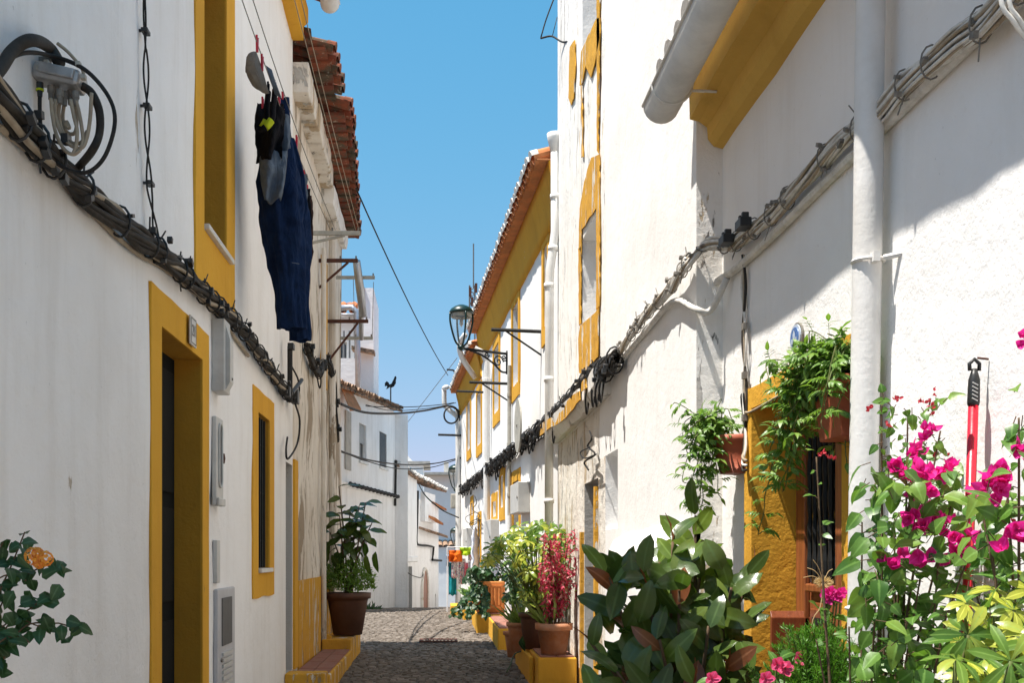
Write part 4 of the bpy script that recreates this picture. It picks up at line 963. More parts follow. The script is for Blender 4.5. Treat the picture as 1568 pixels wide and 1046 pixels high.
bundle('cable_bundle', 'thick dusty black cable bundle climbing down the near left house', [L.p(1.5, .05, 1.36), L.p(2.5, .05, 1.36)]+[L.hp(x, y, .05) for x, y in ((5, 152), (40, 200), (95, 257), (150, 310), (200, 352), (250, 390), (310, 447), (370, 503), (410, 560), (443, 608))], 13, .034, .0115, ['cable_dusty', 'cable_black', 'cable_dusty', 'cable_black', 'cable_beige'], nL, every=.30, loops=0, clampsz=.9)
m = MB(); m.tube(smoothpath([L.hp(x, y, .014) for x, y in ((0, 195), (60, 245), (110, 290), (160, 345), (210, 388), (260, 418), (330, 480), (380, 545))], 5), .012, 7)
tag(m.build('old_conduit', 'cable_beige', None, True), 'dusty beige conduit hugging the wall just beneath the thick black bundle', 'conduit')
t = T('drop_cable', 'thin twisted black cable clipped down the near left wall', 'cable', L.hp(222, 370, 0))
for s_ in (0, math.pi):
    m = MB(); pts = resample([L.hp(221, -400, .03), L.hp(221, 0, .03), L.hp(224, 120, .03), L.hp(226, 230, .03), L.hp(229, 290, .03), L.hp(240, 368, .04)], .012)
    m.tube([p+V((math.cos(i*.16+s_), math.sin(i*.16+s_), 0))*(.0045+(.006 if i > len(pts)*.62 else 0)) for i, p in enumerate(pts)], .0045, 5); m.build('strand', 'cable_black', t, True)
for x, y in ((223, 48), (226, 163), (230, 281), (221, -80)):
    p = L.hp(x, y, .028); m = MB(); m.cbox(p, .03, .055, .018); m.cbox(p+V((-.02, -.01, 0)), .03, .012, .012); m.build('clip', 'clamp_black', t, bevel=.003)
# junction box with looped cables
t = T('junction_box', 'cast grey distribution box with looped beige cables on the left wall', 'junction box', L.hp(95, 150, 0))
YJ = 3.58; J = lambda x, y, dy=0: at(x, y, YJ+dy)
c = J(92, 120); m = MB(); m.cbox(c, .155, .10, .055, rot=Matrix.Rotation(.22, 3, 'Y')); m.build('housing', 'alu', t, bevel=.014)
m = MB(); m.cbox(c+V((.006, -.054, .004)), .115, .012, .034, rot=Matrix.Rotation(.22, 3, 'Y')); m.build('lid', 'alu', t, bevel=.005)
m = MB(); m.cbox(J(62, 108, .03), .07, .02, .09); m.build('mounting_plate', 'clamp_grey', t, bevel=.004)
for x, y in ((60, 104), (128, 118), (120, 98), (72, 96)):
    m = MB(); m.cbox(J(x, y, -.045), .016, .022, .016); m.build('screw', 'steel_pale', t, bevel=.003)
for k, (x, y) in enumerate(((61, 132), (78, 137), (85, 140), (92, 143), (99, 146), (108, 145), (116, 146))):
    dy = -.03+.02*(k % 3); m = MB(); g = J(x, y-6, dy); m.tube([g, g+V((0, 0, -.022)), g+V((0, 0, -.023)), g+V((0, 0, -.045))], [.0115, .0115, .009, .008], 10); m.build('gland', 'clamp_grey' if k else 'clamp_black', t)
LP = [[(78, 150), (80, 175), (86, 205), (98, 228), (112, 236), (122, 230)], [(85, 152), (85, 178), (94, 205), (108, 222), (125, 226), (133, 210), (138, 180), (140, 142)],
      [(92, 152), (90, 175), (95, 200), (108, 217), (124, 218), (134, 200)], [(99, 154), (96, 178), (99, 197), (108, 205), (116, 200), (117, 175), (112, 146)],
      [(108, 152), (113, 178), (118, 200), (116, 225), (112, 235)], [(116, 152), (121, 172), (125, 195), (127, 215), (122, 230)], [(99, 190), (106, 196), (102, 186), (101, 192)]]
for k, q in enumerate(LP):
    m = MB(); m.tube(smoothpath([J(x, y, -.05+.018*(k % 4)) for x, y in q], 7), .0062, 7); m.build('loop_cable', 'cable_beige', t, True)
m = MB(); m.tube(smoothpath([J(61, 142, -.03), J(61, 170, -.03), J(64, 205, -.03), J(78, 240, -.02), J(105, 260, -.03), J(135, 263, -.04), J(160, 240, -.05), J(175, 195, -.06), J(172, 160, -.06), J(150, 125, -.06), J(120, 100, -.05), J(75, 84, -.05), L.hp(35, 81, .05), L.hp(0, 100, .04), L.hp(-60, 140, .03)], 8), .0068, 8); m.build('black_loop', 'cable_black', t, True)
m = MB(); m.tube(smoothpath([L.hp(-60, 170, .03), L.hp(-5, 112, .04), L.hp(20, 76, .05), L.hp(48, 61, .08), J(75, 72), J(92, 98)], 6), .019, 10); m.build('supply_cable', 'cable_dusty', t, True)
m = MB(); m.tube(smoothpath([J(124, 130), J(140, 142), J(152, 170), J(152, 205), J(140, 232), L.hp(120, 256, .06)], 6), .0135, 8); m.build('return_cable', 'cable_dusty', t, True)
m = MB(); m.tube(smoothpath([J(88, 66, .02), J(105, 80, .02), J(125, 104, .02), J(128, 116, .02)], 4), .006, 6); m.build('loop_cable', 'cable_beige', t, True)
m = MB(); m.tube([J(61, 136, -.03), J(61, 139, -.03)], .0125, 10); m.build('yellow_ring', 'c_lime', t)

# cable end mast on the near house corner
t = T('cable_mast', 'black cable riser with clamps and a hanging wire loop below the navy trousers', 'cable riser', L.hp(443, 610, 0))
m = MB(); m.tube([L.hp(444, 616, .07), L.hp(444, 530, .07)], .022, 8); m.build('riser', 'cable_black', t)
m = MB(); m.cbox(L.hp(446, 531, .08), .05, .10, .05); m.cbox(L.hp(452, 608, .07), .06, .12, .12); m.cbox(L.hp(440, 600, .07), .05, .08, .08); m.tube([L.hp(447, 602, .08), L.hp(462, 582, .1)], .02, 6); m.build('clamp', 'clamp_black', t, bevel=.005)
m = MB(); m.tube(smoothpath([L.hp(446, 560, .07), L.hp(456, 580, .09), L.hp(458, 600, .08), L.hp(450, 612, .08)], 5), .008, 5); m.tube(smoothpath([L.hp(452, 618, .08), L.hp(459, 645, .08), L.hp(455, 680, .07), L.hp(441, 703, .06), L.hp(438, 690, .05), L.hp(440, 670, .03)], 6), .009, 6); m.build('wire_loop', 'cable_black', t, True)
bundle('cable_bundle', 'black cable bundle sagging across the stained wall towards its corner', [L.hp(x, y, .06) for x, y in ((470, 530), (476, 548), (484, 568), (490, 570), (499, 552), (506, 560), (511, 590), (514, 640), (516, 675))], 9, .032, .014, ['cable_black', 'cable_dusty'], nL, every=.35, clampsz=1.6, loops=2, sd=8)

# right: whitewashed bundle on the near right house, round the corner and along the tall house
bundle('cable_bundle', 'whitewashed cable bundle tied along the near right wall above the doorway', [RN.p(1.5, .06, 1.50)]+[RN.hp(x, y, .05) for x, y in ((1560, -25), (1460, 66), (1385, 130), (1345, 175), (1290, 215), (1235, 270), (1180, 330), (1120, 375))], 15, .028, .0062, ['cable_white', 'cable_white', 'cable_beige'], nR, 'clamp_grey', every=.26, step=.035, sd=4, twist=6, clampsz=.55)
bundle('cable_bundle', 'whitewashed cables bridging the corner between the two right houses', [RN.hp(1120, 375, .05), RN.p(5.42, .10, 1.52), RB.p(5.48, .05, 1.44), RB.hp(1050, 405, .04), RB.hp(1020, 450, .04), RB.hp(985, 487, .04), RB.hp(945, 545, .04)], 10, .024, .0075, ['cable_white', 'cable_white', 'cable_beige'], nR, 'clamp_grey', every=.22, step=.04, sd=5, clampsz=.6)
m = MB(); m.tube(smoothpath([RN.p(5.30, .03, 1.33), RN.p(5.42, .08, 1.20), RB.p(5.46, .02, 1.22), RB.hp(1030, 462, .02), RB.hp(985, 512, .02), RB.hp(930, 575, .02), RB.hp(880, 622, .02)], 5), .016, 8)
tag(m.build('wall_pipe', 'cable_white', None, True), 'thin whitewashed pipe below the cables on the tall white house', 'pipe')
bundle('cable_bundle', 'heavy black cable bundle along the peeling end of the tall house', [RB.hp(x, y, .07) for x, y in ((945, 548), (925, 568), (905, 578), (880, 606), (862, 625), (850, 638))], 13, .055, .014, ['cable_black', 'cable_dusty', 'cable_black'], nR, every=.34, clampsz=1.1, loops=7, sd=6)
bundle('cable_bundle', 'heavy black cable bundle running the length of the far right houses', [RF.hp(x, y, .08) for x, y in ((848, 640), (825, 660), (800, 678), (770, 703), (740, 726), (707, 752))], 13, .062, .017, ['cable_black', 'cable_dusty', 'cable_black'], nR, every=.55, clampsz=1.5, loops=20, sd=7)
def wire(name, label, pts, r, mat='cable_black', sag=0, cat='wire', cols=None):
    P = [V(p) for p in pts]
    if len(P) == 2 and sag:
        a, b = P; P = [a.lerp(b, i/16)-V((0, 0, sag*4*(i/16)*(1-i/16))) for i in range(17)]
    else: P = smoothpath(P, 6)
    m = MB(); m.tube(P, r, 5); return tag(m.build(name, mat, None, True), label, cat)
# vertical service cable on the near right wall, corner tee
t = T('service_cable', 'knotted beige cables dropping from the junction to the doorway', 'cable', RN.hp(1145, 690, 0))
for k, (dx, mt) in enumerate(((0, 'cable_beige'), (3, 'cable_white'), (-3, 'cable_dusty'))):
    m = MB(); m.tube(smoothpath([RN.hp(1140+dx, 390, .03), RN.hp(1139-dx, 440, .02), RN.hp(1140+dx, 520, .025), RN.hp(1141-dx, 600, .02), RN.hp(1141+dx*.5, 680, .03), RN.hp(1137, 700+k*9, .05), RN.hp(1143, 706+k*7, .05)], 6), .0065, 6); m.build('strand', mt, t, True)
for y in (500, 575, 640):
    m = MB(); m.cbox(RN.hp(1140, y, .03), .02, .03, .03); m.build('clip', 'clamp_grey', t)
wire('door_wire', 'thin wire crossing the head of the right doorway', [RN.hp(1141, 632, .03), RN.p(4.9, .02, .64), RN.p(4.4, .03, .65), RN.p(3.9, .03, .66)], .006, 'cable_beige')
t = T('cable_tap', 'pair of small black tap connectors on the whitewashed cables', 'connector', RN.hp(1138, 350, .05))
for x, y in ((1138, 343), (1112, 368)):
    p = RN.hp(x, y, .10); m = MB(); m.cbox(p, .05, .09, .04); m.cbox(p+V((0, -.03, .03)), .03, .02, .025); m.cbox(p+V((0, .02, .03)), .03, .02, .025); m.build('connector', 'clamp_black', t, bevel=.004)
t = T('hanging_loops', 'loose bright white cable loops hanging from the near right eaves', 'cable', RN.p(2.6, .3, 1.5))
for k, (a, b, c_, d) in enumerate(((1530, 1545, 1580, 1540), (1542, 1556, 1600, 1560))):
    m = MB(); m.tube(smoothpath([at(a, -60, 2.2), at(a+4, 5, 2.2), at(b+5, 30, 2.2), at(c_, 70+20*k, 2.2), at(c_+60, 130, 2.1), at(c_+160, 100, 2.0), at(c_+200, -60, 1.9)], 7), .0048, 7); m.build('loop', 'cable_white', t, True)
# overhead wires
S1 = L.p(12.0, .55, 4.4)
wire('street_wire', 'long thin wire slanting across the sky from left eaves to the right row', [at(545, 288, 12.0), at(686, 575, 26.0)], .009, sag=.12)
wire('street_wire', 'faint wire rising to the right across the lower sky', [at(590, 690, 33), at(700, 548, 26)], .008, 'clamp_grey', sag=.02)
a = BG.hp(560, 624, .0)
wire('overhead_cable', 'thick black cable sagging from the left corner to the far right drainpipe', [at(516, 617, 14.3), at(560, 632, 17), at(612, 633, 20), at(650, 629, 23), at(690, 622, 26), at(705, 632, 26.8)], .020)
wire('overhead_wire', 'upper of two thin parallel wires above the thick sagging cable', [at(560, 622, 25), at(695, 617, 27)], .010, sag=.06)
wire('overhead_wire', 'lower of two thin parallel wires just above the thick sagging cable', [at(560, 620, 25), at(600, 629, 25.5), at(660, 625, 26), at(698, 617, 27)], .009)
wire('overhead_cable', 'upper black cable crossing low over the distant houses', [at(516, 690, 14.3), at(570, 706, 20), at(622, 712, 26), at(665, 710, 28), at(706, 701, 26.9)], .016)
wire('overhead_cable', 'lower thin black cable crossing low over the distant houses', [at(516, 688, 14.3), at(560, 706, 20), at(610, 718, 26), at(660, 716, 28), at(706, 702, 26.9)], .011)
wire('house_wire', 'black cable falling from the shuttered house over the ragged tiles', [at(641, 742, 32), at(652, 760, 30), at(675, 780, 28), at(702, 793, 26.5)], .018)
t = T('cable_coil', 'round coil of thick black cable hanging at the far right drainpipe', 'coil', at(690, 660, 26.6))
c = at(691, 636, 26.5); m = MB()
for k in range(3): m.tube([c+V((math.cos(a)*(.165+.008*k), .015*k, math.sin(a)*(.19+.006*k))) for a in [2*math.pi*i/24 for i in range(25)]], .014, 6)
m.build('coil', 'cable_black', t, True)
m = MB(); m.tube(smoothpath([at(678, 624, 26.6), at(690, 622, 26.6), at(702, 632, 26.7), at(704, 645, 26.7)], 5), .016, 6); m.build('cable_tail', 'cable_black', t, True)
# cables on the background houses
t = T('wall_cable', 'black cable running down and along the arched old house', 'cable', BC.hp(645, 860, 0))
m = MB(); m.tube(smoothpath([BC.hp(x, y, .06) for x, y in ((640, 752), (639, 800), (638, 830), (643, 835), (655, 836), (664, 838))], 3)+[BC.hp(663, 850, .06), BC.hp(662, 858, .06), BC.hp(676, 859, .06)], .035, 6); m.build('cable_run', 'cable_black', t)
wire('wall_cable', 'black cable down the corner between sagging and shuttered houses', [BG.hp(606, 705, .05), BG.hp(605.5, 740, .05), BG.hp(605, 775, .05)], .035)
wire('wall_cable', 'short curly black wire above the arched doorway', [BM.hp(622, 876, .05), BM.hp(632, 882, .08), BC.hp(644, 885, .1), BC.hp(648, 880, .05)], .012)
m = MB(); m.tube(smoothpath([at(x, y, 11.6) for x, y in ((828, 58), (836, 30), (849, -5))], 3)+[at(856, -30, 11.7)], .008, 6); m.tube(smoothpath([at(828, 58, 11.6), at(845, 55, 11.5), at(862, 64, 11.2), at(880, 60, 10.6), at(888, 62, 10.3)], 5), .010, 6); m.tube([at(846, 54, 11.5), at(853, 26, 11.6)], .004, 4)
tag(m.build('wire_bracket', 'cable_black', None, True), 'bent black wire hook sticking out high on the tall white house', 'bracket')
for x0, y0, y1, lb in ((903, 660, 720, 'tangle of thin black wire hanging under the ledge of the tall house'), (727, 760, 812, 'thin black wire hanging from the cables above the laundry rack')):
    fr_ = RB if x0 > 850 else RF; m = MB()
    m.tube(smoothpath([fr_.hp(x0+d, y0+(y1-y0)*k/5, .07) for k, d in enumerate((0, 3, -3, 8, -8, -2))], 5), .008, 5); m.tube(smoothpath([fr_.hp(x0, y0+25, .07), fr_.hp(x0-14, y0+33, .09), fr_.hp(x0-8, y0+42, .09), fr_.hp(x0+10, y0+36, .08)], 5), .006, 5)
    tag(m.build('loose_wire', 'cable_black', None, True), lb, 'wire')

# ================= brackets and lamps on the right row =================
def fr_arm(fr, px, py, reach, z, label, strut=True, r=.022, name='laundry_bracket'):
    u, _ = fr.hit(px, py); t = T(name, label, 'bracket', fr.p(u, 0, z)); m = MB()
    m.tube([fr.p(u, -.02, z), fr.p(u, reach, z+.02)], r, 6); m.build('bar', 'iron', t)
    if strut: m = MB(); m.tube([fr.p(u, 0, z-.28), fr.p(u, reach*.7, z)], r*.55, 5); m.build('strut', 'iron', t)
    return t
u, z = RF.hit(829, 508); fr_arm(RF, 829, 508, .60, z, 'long black steel arm nearest the drainpipe on the right row')
u, z = RF.hit(783, 588); fr_arm(RF, 783, 588, .62, z, 'black steel arm below the scrolled lamp bracket')
u, z = RF.hit(742, 601); fr_arm(RF, 742, 601, .52, z, 'plain black steel bar under the far orange eaves', False)
a = at(671, 666, 26.8); m = MB(); m.tube([a, RF.hp(706, 667, 0)], .03, 6); tag(m.build('steel_bar', 'iron'), 'plain black bar sticking out from the far end of the right row', 'bracket')
a = at(684, 566, 26.5); m = MB(); m.tube([a, at(694, 567, 26.5), RF.p(uE, .1, at(0, 567, 26.5).z)], .022, 6); tag(m.build('steel_bar', 'iron'), 'short black bar beside the far white gutter elbow', 'bracket')

def lamp(px, py, sc, Y, label, arm=True, wallp=None, grp='street lamps on the right row'):
    """globe-less lantern: domed green cap, open lyre frame, glass and a scrolled iron bracket"""
    c = at(px, py, Y); t = T('street_lamp', label, 'street lamp', c, grp); s_ = sc
    m = MB(); m.lathe(c, [(.001, .335*s_), (.04*s_, .33*s_), (.09*s_, .31*s_), (.135*s_, .28*s_), (.158*s_, .245*s_), (.16*s_, .22*s_), (.135*s_, .215*s_), (.001, .225*s_)], 24); m.build('cap', 'green_iron', t, True)
    m = MB(); m.lathe(c, [(.135*s_, .214*s_), (.135*s_, .17*s_), (.13*s_, .165*s_), (.12*s_, .20*s_)], 24); m.build('reflector_rim', 'steel_pale', t, True)
    m = MB()
    for k in range(4):
        a = math.pi/2*k+.35; d = V((math.cos(a), math.sin(a), 0)); m.tube(smoothpath([c+d*.158*s_+V((0, 0, .22*s_)), c+d*.155*s_+V((0, 0, .1*s_)), c+d*.115*s_+V((0, 0, -.06*s_)), c+d*.075*s_+V((0, 0, -.16*s_)), c+d*.02*s_+V((0, 0, -.21*s_))], 4), .014*s_, 6)
    m.build('lantern_frame', 'green_iron', t, True)
    m = MB(); m.lathe(c, [(.128*s_, .17*s_), (.13*s_, .08*s_), (.095*s_, -.06*s_), (.05*s_, -.17*s_), (.001, -.18*s_)], 20); m.build('glass_bowl', 'lampglass', t, True)
    m = MB(); m.lathe(c, [(.001, .16*s_), (.02*s_, .15*s_), (.026*s_, .08*s_), (.001, .04*s_)], 10); m.build('bulb', 'plastic_white', t, True)
    m = MB(); m.lathe(c, [(.001, -.19*s_), (.045*s_, -.20*s_), (.05*s_, -.23*s_), (.02*s_, -.26*s_), (.001, -.27*s_)], 14); m.build('socket', 'green_iron', t, True)
    if arm:
        e = wallp; z = c.z-.235*s_; a = V((c.x, c.y, z)); b = V((e.x, e.y, z)); m = MB(); m.tube([a, b], .018*s_, 6); d = (b-a); Ld = d.length; d.normalize()
        def P(s, dz): return a+d*(Ld*s)+V((0, 0, dz*s_))
        m.tube([P(1, .04), P(1, -.27)], .02*s_, 6)
        m.tube(smoothpath([P(.18, -.01), P(.45, -.06), P(.7, -.15), P(.86, -.24), P(.98, -.25)], 5), .013*s_, 6)
        for (s0, z0, r0, dr) in ((.80, -.115, .085, 1), (.55, -.045, .04, -1), (.93, -.06, .045, -1)):
            m.tube([a+d*(Ld*s0+r0*s_*(1-i/26)*math.cos(dr*i*.42))+V((0, 0, z0*s_+r0*s_*(1-i/26)*math.sin(dr*i*.42))) for i in range(24)], .009*s_, 5)
        m.build('scroll_bracket', 'iron', t, True)
    return t
wz = RF.hit(776, 545)
lamp(706.5, 506, 1.14, RF.p(wz[0], 0, 0).y-.55, 'green lantern on a scrolled bracket, the nearest and largest street lamp', True, RF.p(wz[0], 0, 0)+V((0, -.1, 0)))
lamp(698, 735, 1.15, 27.2, 'green lantern low beside the grey box at the end of the row', True, RF.p(uE-.05, 0, 0))
lamp(698, 826, 1.0, 30.5, 'smallest and lowest lantern, seen just above the laundry rack', False)
t = bpy.context.scene.objects[-1]
Yp = 27.4; m = MB(); m.tube([at(703, 925, Yp), at(703, 745, Yp)], .045, 8); tag(m.build('utility_post', 'clamp_grey'), 'dark slim post standing against the far end of the right row', 'post')
m = MB(); a = at(695, 768, 27.1); m.cbox(a, .16, .12, .36); b = T('utility_box', 'grey weathered box on the dark post below the far lantern', 'utility box', a-V((0, 0, .18))); m.build('casing', 'concrete', b, bevel=.02); m = MB(); m.cbox(a+V((0, -.063, 0)), .12, .008, .28); m.build('lid', 'steel_pale', b)
m = MB(); m.tube([at(703, 826, 30.5), at(699, 845, 30.5)], .02, 5); m.tube([at(703, 925, 30.6), at(703, 800, 30.6)], .05, 6); tag(m.build('lamp_post', 'clamp_grey'), 'post behind the row that carries the lowest lantern', 'post')

# ================= drying racks on the left =================
def rack(name, label, Y, x0, x1, z, mat, strut=None, r=.018, flat=True, fr=L):
    t = T(name, label, 'drying rack', (x0, Y, z)); m = MB(); m.box((x0-.02, Y-.015, z-.02), (x1-x0+.02, 0, 0), (0, .03, 0), (0, 0, .04)); m.build('arm', mat, t, bevel=.004)
    if strut: m = MB(); m.tube([V((x0, Y, z-strut)), V((x1-(x1-x0)*.25, Y, z-.02))], .014, 6); m.build('strut', mat, t)
    m = MB()
    for x in (x1-.02, x1-(x1-x0)*.45): m.tube([(x, Y, z+.02), (x, Y, z+.05)], .010, 6)
    m.build('line_eye', 'clamp_grey', t); return t
YR = 10.3; zc = at(0, 357, YR).z
rack('line_bracket', 'pale painted bracket carrying the far end of the clothes lines', YR, -1.3, -.72, zc, 'steel_pale', .12)
def rk(y0, x1p, Y): return at(x1p, y0, Y)
p = rk(399, 548, 12.1); rack('line_bracket', 'upper rusty brown angle bracket with diagonal strut', 12.1, -1.3, p.x, p.z, 'rust', .30)
p = rk(425, 574, 13.4); rack('line_bracket', 'longest galvanised bracket with small pulleys, above the rusty ones', 13.4, -1.3, p.x, p.z, 'steel_pale', None)
p = rk(492, 564, 12.9); rack('line_bracket', 'lower rusty brown bracket with long diagonal strut', 12.9, -1.3, p.x, p.z, 'rust', .50)
p = rk(518, 571, 14.0); rack('line_bracket', 'lowest galvanised bracket right under the rusty bracket', 14.0, -1.3, p.x, p.z, 'steel_pale', None)
m = MB(); m.tube([at(546, 400, 12.6), at(551, 440, 12.8), at(556, 484, 13.0)], [.045, .05, .045], 12); m.tube([at(553, 465, 12.95), at(553, 520, 13.2)], .03, 8); tag(m.build('zinc_tube', 'zinc', None, True), 'slanting zinc tube fixed between the drying brackets', 'tube')
wire('hoist_line', 'thin line hanging from the long bracket pulley', [at(572, 432, 13.35), at(571, 470, 13.6), at(570, 517, 13.95)], .004, 'clamp_grey')
wire('hoist_line', 'thin line hanging beside the slanting zinc tube', [at(541, 428, 13.35), at(542, 470, 13.6), at(542, 517, 13.95)], .004, 'clamp_grey')
# clothes lines
z0 = 2.86; LA = [V((-1.0, 4.4, 2.87)), V((-1.0, 6, 2.84)), V((-1.0, 8, 2.88)), V((-1.0, YR, zc+.03))]; LBp = [V((-1.04, 4.6, 2.98)), V((-1.04, YR, zc+.03))]
wire('clothes_line', 'inner clothes line that holds the cap and the trousers', LA, .003, 'clamp_grey', sag=.03)
wire('clothes_line', 'second clothes line right beside the cap and trousers', [V((-.955, 4.4, 2.90)), V((-.955, 6.2, 2.87)), V((-.955, 8, 2.90)), V((-.955, YR, zc+.03))], .003, 'clamp_grey')
wire('clothes_line', 'outer clothes line hanging free in front of the roof tiles', [V((-.765, 4.6, 2.98)), V((-.765, YR, zc+.03))], .003, 'cable_beige', sag=.03)
wire('clothes_line', 'outermost clothes line nearest the sky', [V((-.735, 4.6, 3.0)), V((-.735, YR, zc+.03))], .003, 'cable_beige', sag=.02)
def lz(y, x=-1.0): return 2.84+.02*max(0, y-6)+max(0, y-8)*.05
def peg(t, p, mat='red'):
    m = MB()
    for s_ in (-1, 1): m.box(p+V((-.006, .006*s_-.005, -.05)), V((.012, 0, 0)), V((0, .008, 0)), V((0, s_*.012, .085)))
    return m.build('clothes_peg', mat, t)
def sheet(t, name, mat, top0, top1, h, depth=.02, nu=14, nv=18, outline=None, seed=1, amp=.03, sub=None, belly=0):
    """hanging double cloth: outline(s,v)->(s shift, width scale); wavy folds increasing downwards"""
    m = MB(); vs = []; r0 = V(top0); r1 = V(top1); ax = (r1-r0); nn = ax.cross(V((0, 0, 1))).normalized()
    for side in (1, -1):
        for j in range(nv+1):
            v = j/nv
            for i in range(nu+1):
                s = i/nu; S, w_ = (0, 1) if not outline else outline(v)
                ss = .5+S+(s-.5)*w_; p = r0.lerp(r1, ss)
                wv = amp*(.25+v)*math.sin(s*9+seed+v*2.2)+amp*.9*NZ.noise(V((s*3+seed, v*4, seed)))+amp*.5*NZ.noise(V((s*9+seed, v*11, seed)))
                edge = math.sin(math.pi*min(1, max(0, s)))**.5
                hem = .03*NZ.noise(V((s*3, seed, 5)))*v
                vs.append(V((p.x, p.y, p.z-v*h+hem))+nn*(wv+side*edge*(depth+belly*math.sin(math.pi*v))))
    n = nu+1; o = (nv+1)*n; fs = []
    for j in range(nv):
        for i in range(nu):
            a = j*n+i; fs += [(a, a+1, a+n+1, a+n), (o+a+n, o+a+n+1, o+a+1, o+a)]
    fs += [(nv*n+i, nv*n+i+1, o+nv*n+i+1, o+nv*n+i) for i in range(nu)]+[(i+1, i, o+i, o+i+1) for i in range(nu)]
    fs += [(j*n, (j+1)*n, o+(j+1)*n, o+j*n) for j in range(nv)]+[(j*n+nu, o+j*n+nu, o+(j+1)*n+nu, (j+1)*n+nu) for j in range(nv)]
    m.add(vs, fs); return m.build(name, mat, t, True)
# cap
t = T('sun_cap', 'grey cloth cap hanging by a red peg, nearest garment on the line', 'cap', (-.99, 6.15, lz(6.15)))
c = at(397, 108, 6.15); m = MB(); vs = []; N = 18; R_ = 8
for j in range(R_+1):
    ph = math.pi/2*j/R_
    for k in range(N):
        a = 2*math.pi*k/N; q = V((-.088*math.cos(ph), .08*math.cos(a)*math.sin(ph), .118*math.sin(a)*math.sin(ph))); q *= 1+.16*NZ.noise(V((a*.9, ph*2, 4))); q.x += -.035*math.sin(ph)*math.sin(a)
        vs.append(c+V((.02, 0, -.01))+q)
m.add(vs, [(j*N+k, j*N+(k+1) % N, (j+1)*N+(k+1) % N, (j+1)*N+k) for j in range(R_) for k in range(N)]); m.build('crown', 'c_grey', t, True)
m = MB(); vs = []
for j in range(5):
    for k in range(13):
        a = math.pi*(-1.0+.88*k/12)-.05; r_ = 1+.9*j/4; dx = .022+.025*j/4
        vs.append(c+V((.022+dx*1.3-.035*math.sin(a), .08*math.cos(a), -.01+.118*math.sin(a)*(1+.16*j/4)-.025*j/4*math.cos(a)**2)))
m.add(vs, [(j*13+k, j*13+k+1, (j+1)*13+k+1, (j+1)*13+k) for j in range(4) for k in range(12)]); b_ = m.build('brim', 'c_denim', t, True)
sol = b_.modifiers.new('thick', 'SOLIDIFY'); sol.thickness = .006
peg(t, V((-1.0, 6.12, lz(6.13)))); peg(t, V((-.985, 6.2, lz(6.2)-.07)))
# socks
def sock(x, y, z, flip, label):
    t = T('sock', label, 'sock', (x, y, z)); m = MB()
    P = smoothpath([V((x, y, z)), V((x-.01, y, z-.10)), V((x-.015*flip, y, z-.17)), V((x-.05*flip, y, z-.22)), V((x-.085*flip, y, z-.245))], 4)
    n = len(P); k = int(n*.58); m.tube(P[:k+1], [.034]*(k+1), 10, flat=.5); m.build('leg', 'c_black', t, True)
    m = MB(); m.tube(P[k:-3], .038, 10, flat=.55); m.build('heel', 'c_lime', t, True)
    m = MB(); m.tube(P[-4:], [.034, .034, .03, .012], 10, flat=.55); m.build('toe', 'c_black', t, True); peg(t, V((x, y, z+.02)), 'c_black')
sock(at(421, 150, 6.8).x, 6.8, at(0, 138, 6.8).z, 1, 'upper black sock with a lime heel, just under the cap')
sock(at(411, 160, 6.85).x, 6.85, at(0, 140, 6.85).z, .7, 'lower black sock with a lime heel, left of the other sock')
def outl(p0, p1, w0, w1): return lambda v: (p0+(p1-p0)*v, w0+(w1-w0)*v)
def hang(name, label, cat, mat, pxs, y0, y1, Y, seed, outline=None, amp=.03, pegs=2, belly=.02, pegm='red', depth=.02, part='cloth'):
    a, b = at(pxs[0], y0, Y), at(pxs[1], y0, Y+.06); t = T(name, label, cat, (a+b)/2); sheet(t, part, mat, a, b, a.z-at(0, y1, Y).z, depth, outline=outline, seed=seed, amp=amp, belly=belly)
    for k in range(pegs): peg(t, a.lerp(b, .2+.6*k/max(1, pegs-1)) if pegs > 1 else a.lerp(b, .5), pegm)
    return t
hang('black_shirt', 'black t-shirt bunched on the line below the socks', 'shirt', 'c_black', (394, 436), 158, 246, 7.0, 2, lambda v: (-.02-.05*v, 1+.15*math.sin(v*5)), .05, 2, .04)
hang('denim_shorts', 'grey blue shorts hanging in front of the navy trousers', 'shorts', 'c_denim', (396, 438), 232, 308, 7.02, 5, lambda v: (.04-.04*v, 1.0-.35*v**2), .03, 0, .05)
hang('denim_shirt', 'small grey blue garment between black shirt and trousers', 'shirt', 'c_denim', (424, 444), 176, 252, 7.12, 9, None, .03, 1, .03)
hang('dark_trousers', 'dark trousers folded over the line behind the navy pair', 'trousers', 'c_navy', (422, 444), 150, 262, 7.2, 14, None, .03, 1, .03)
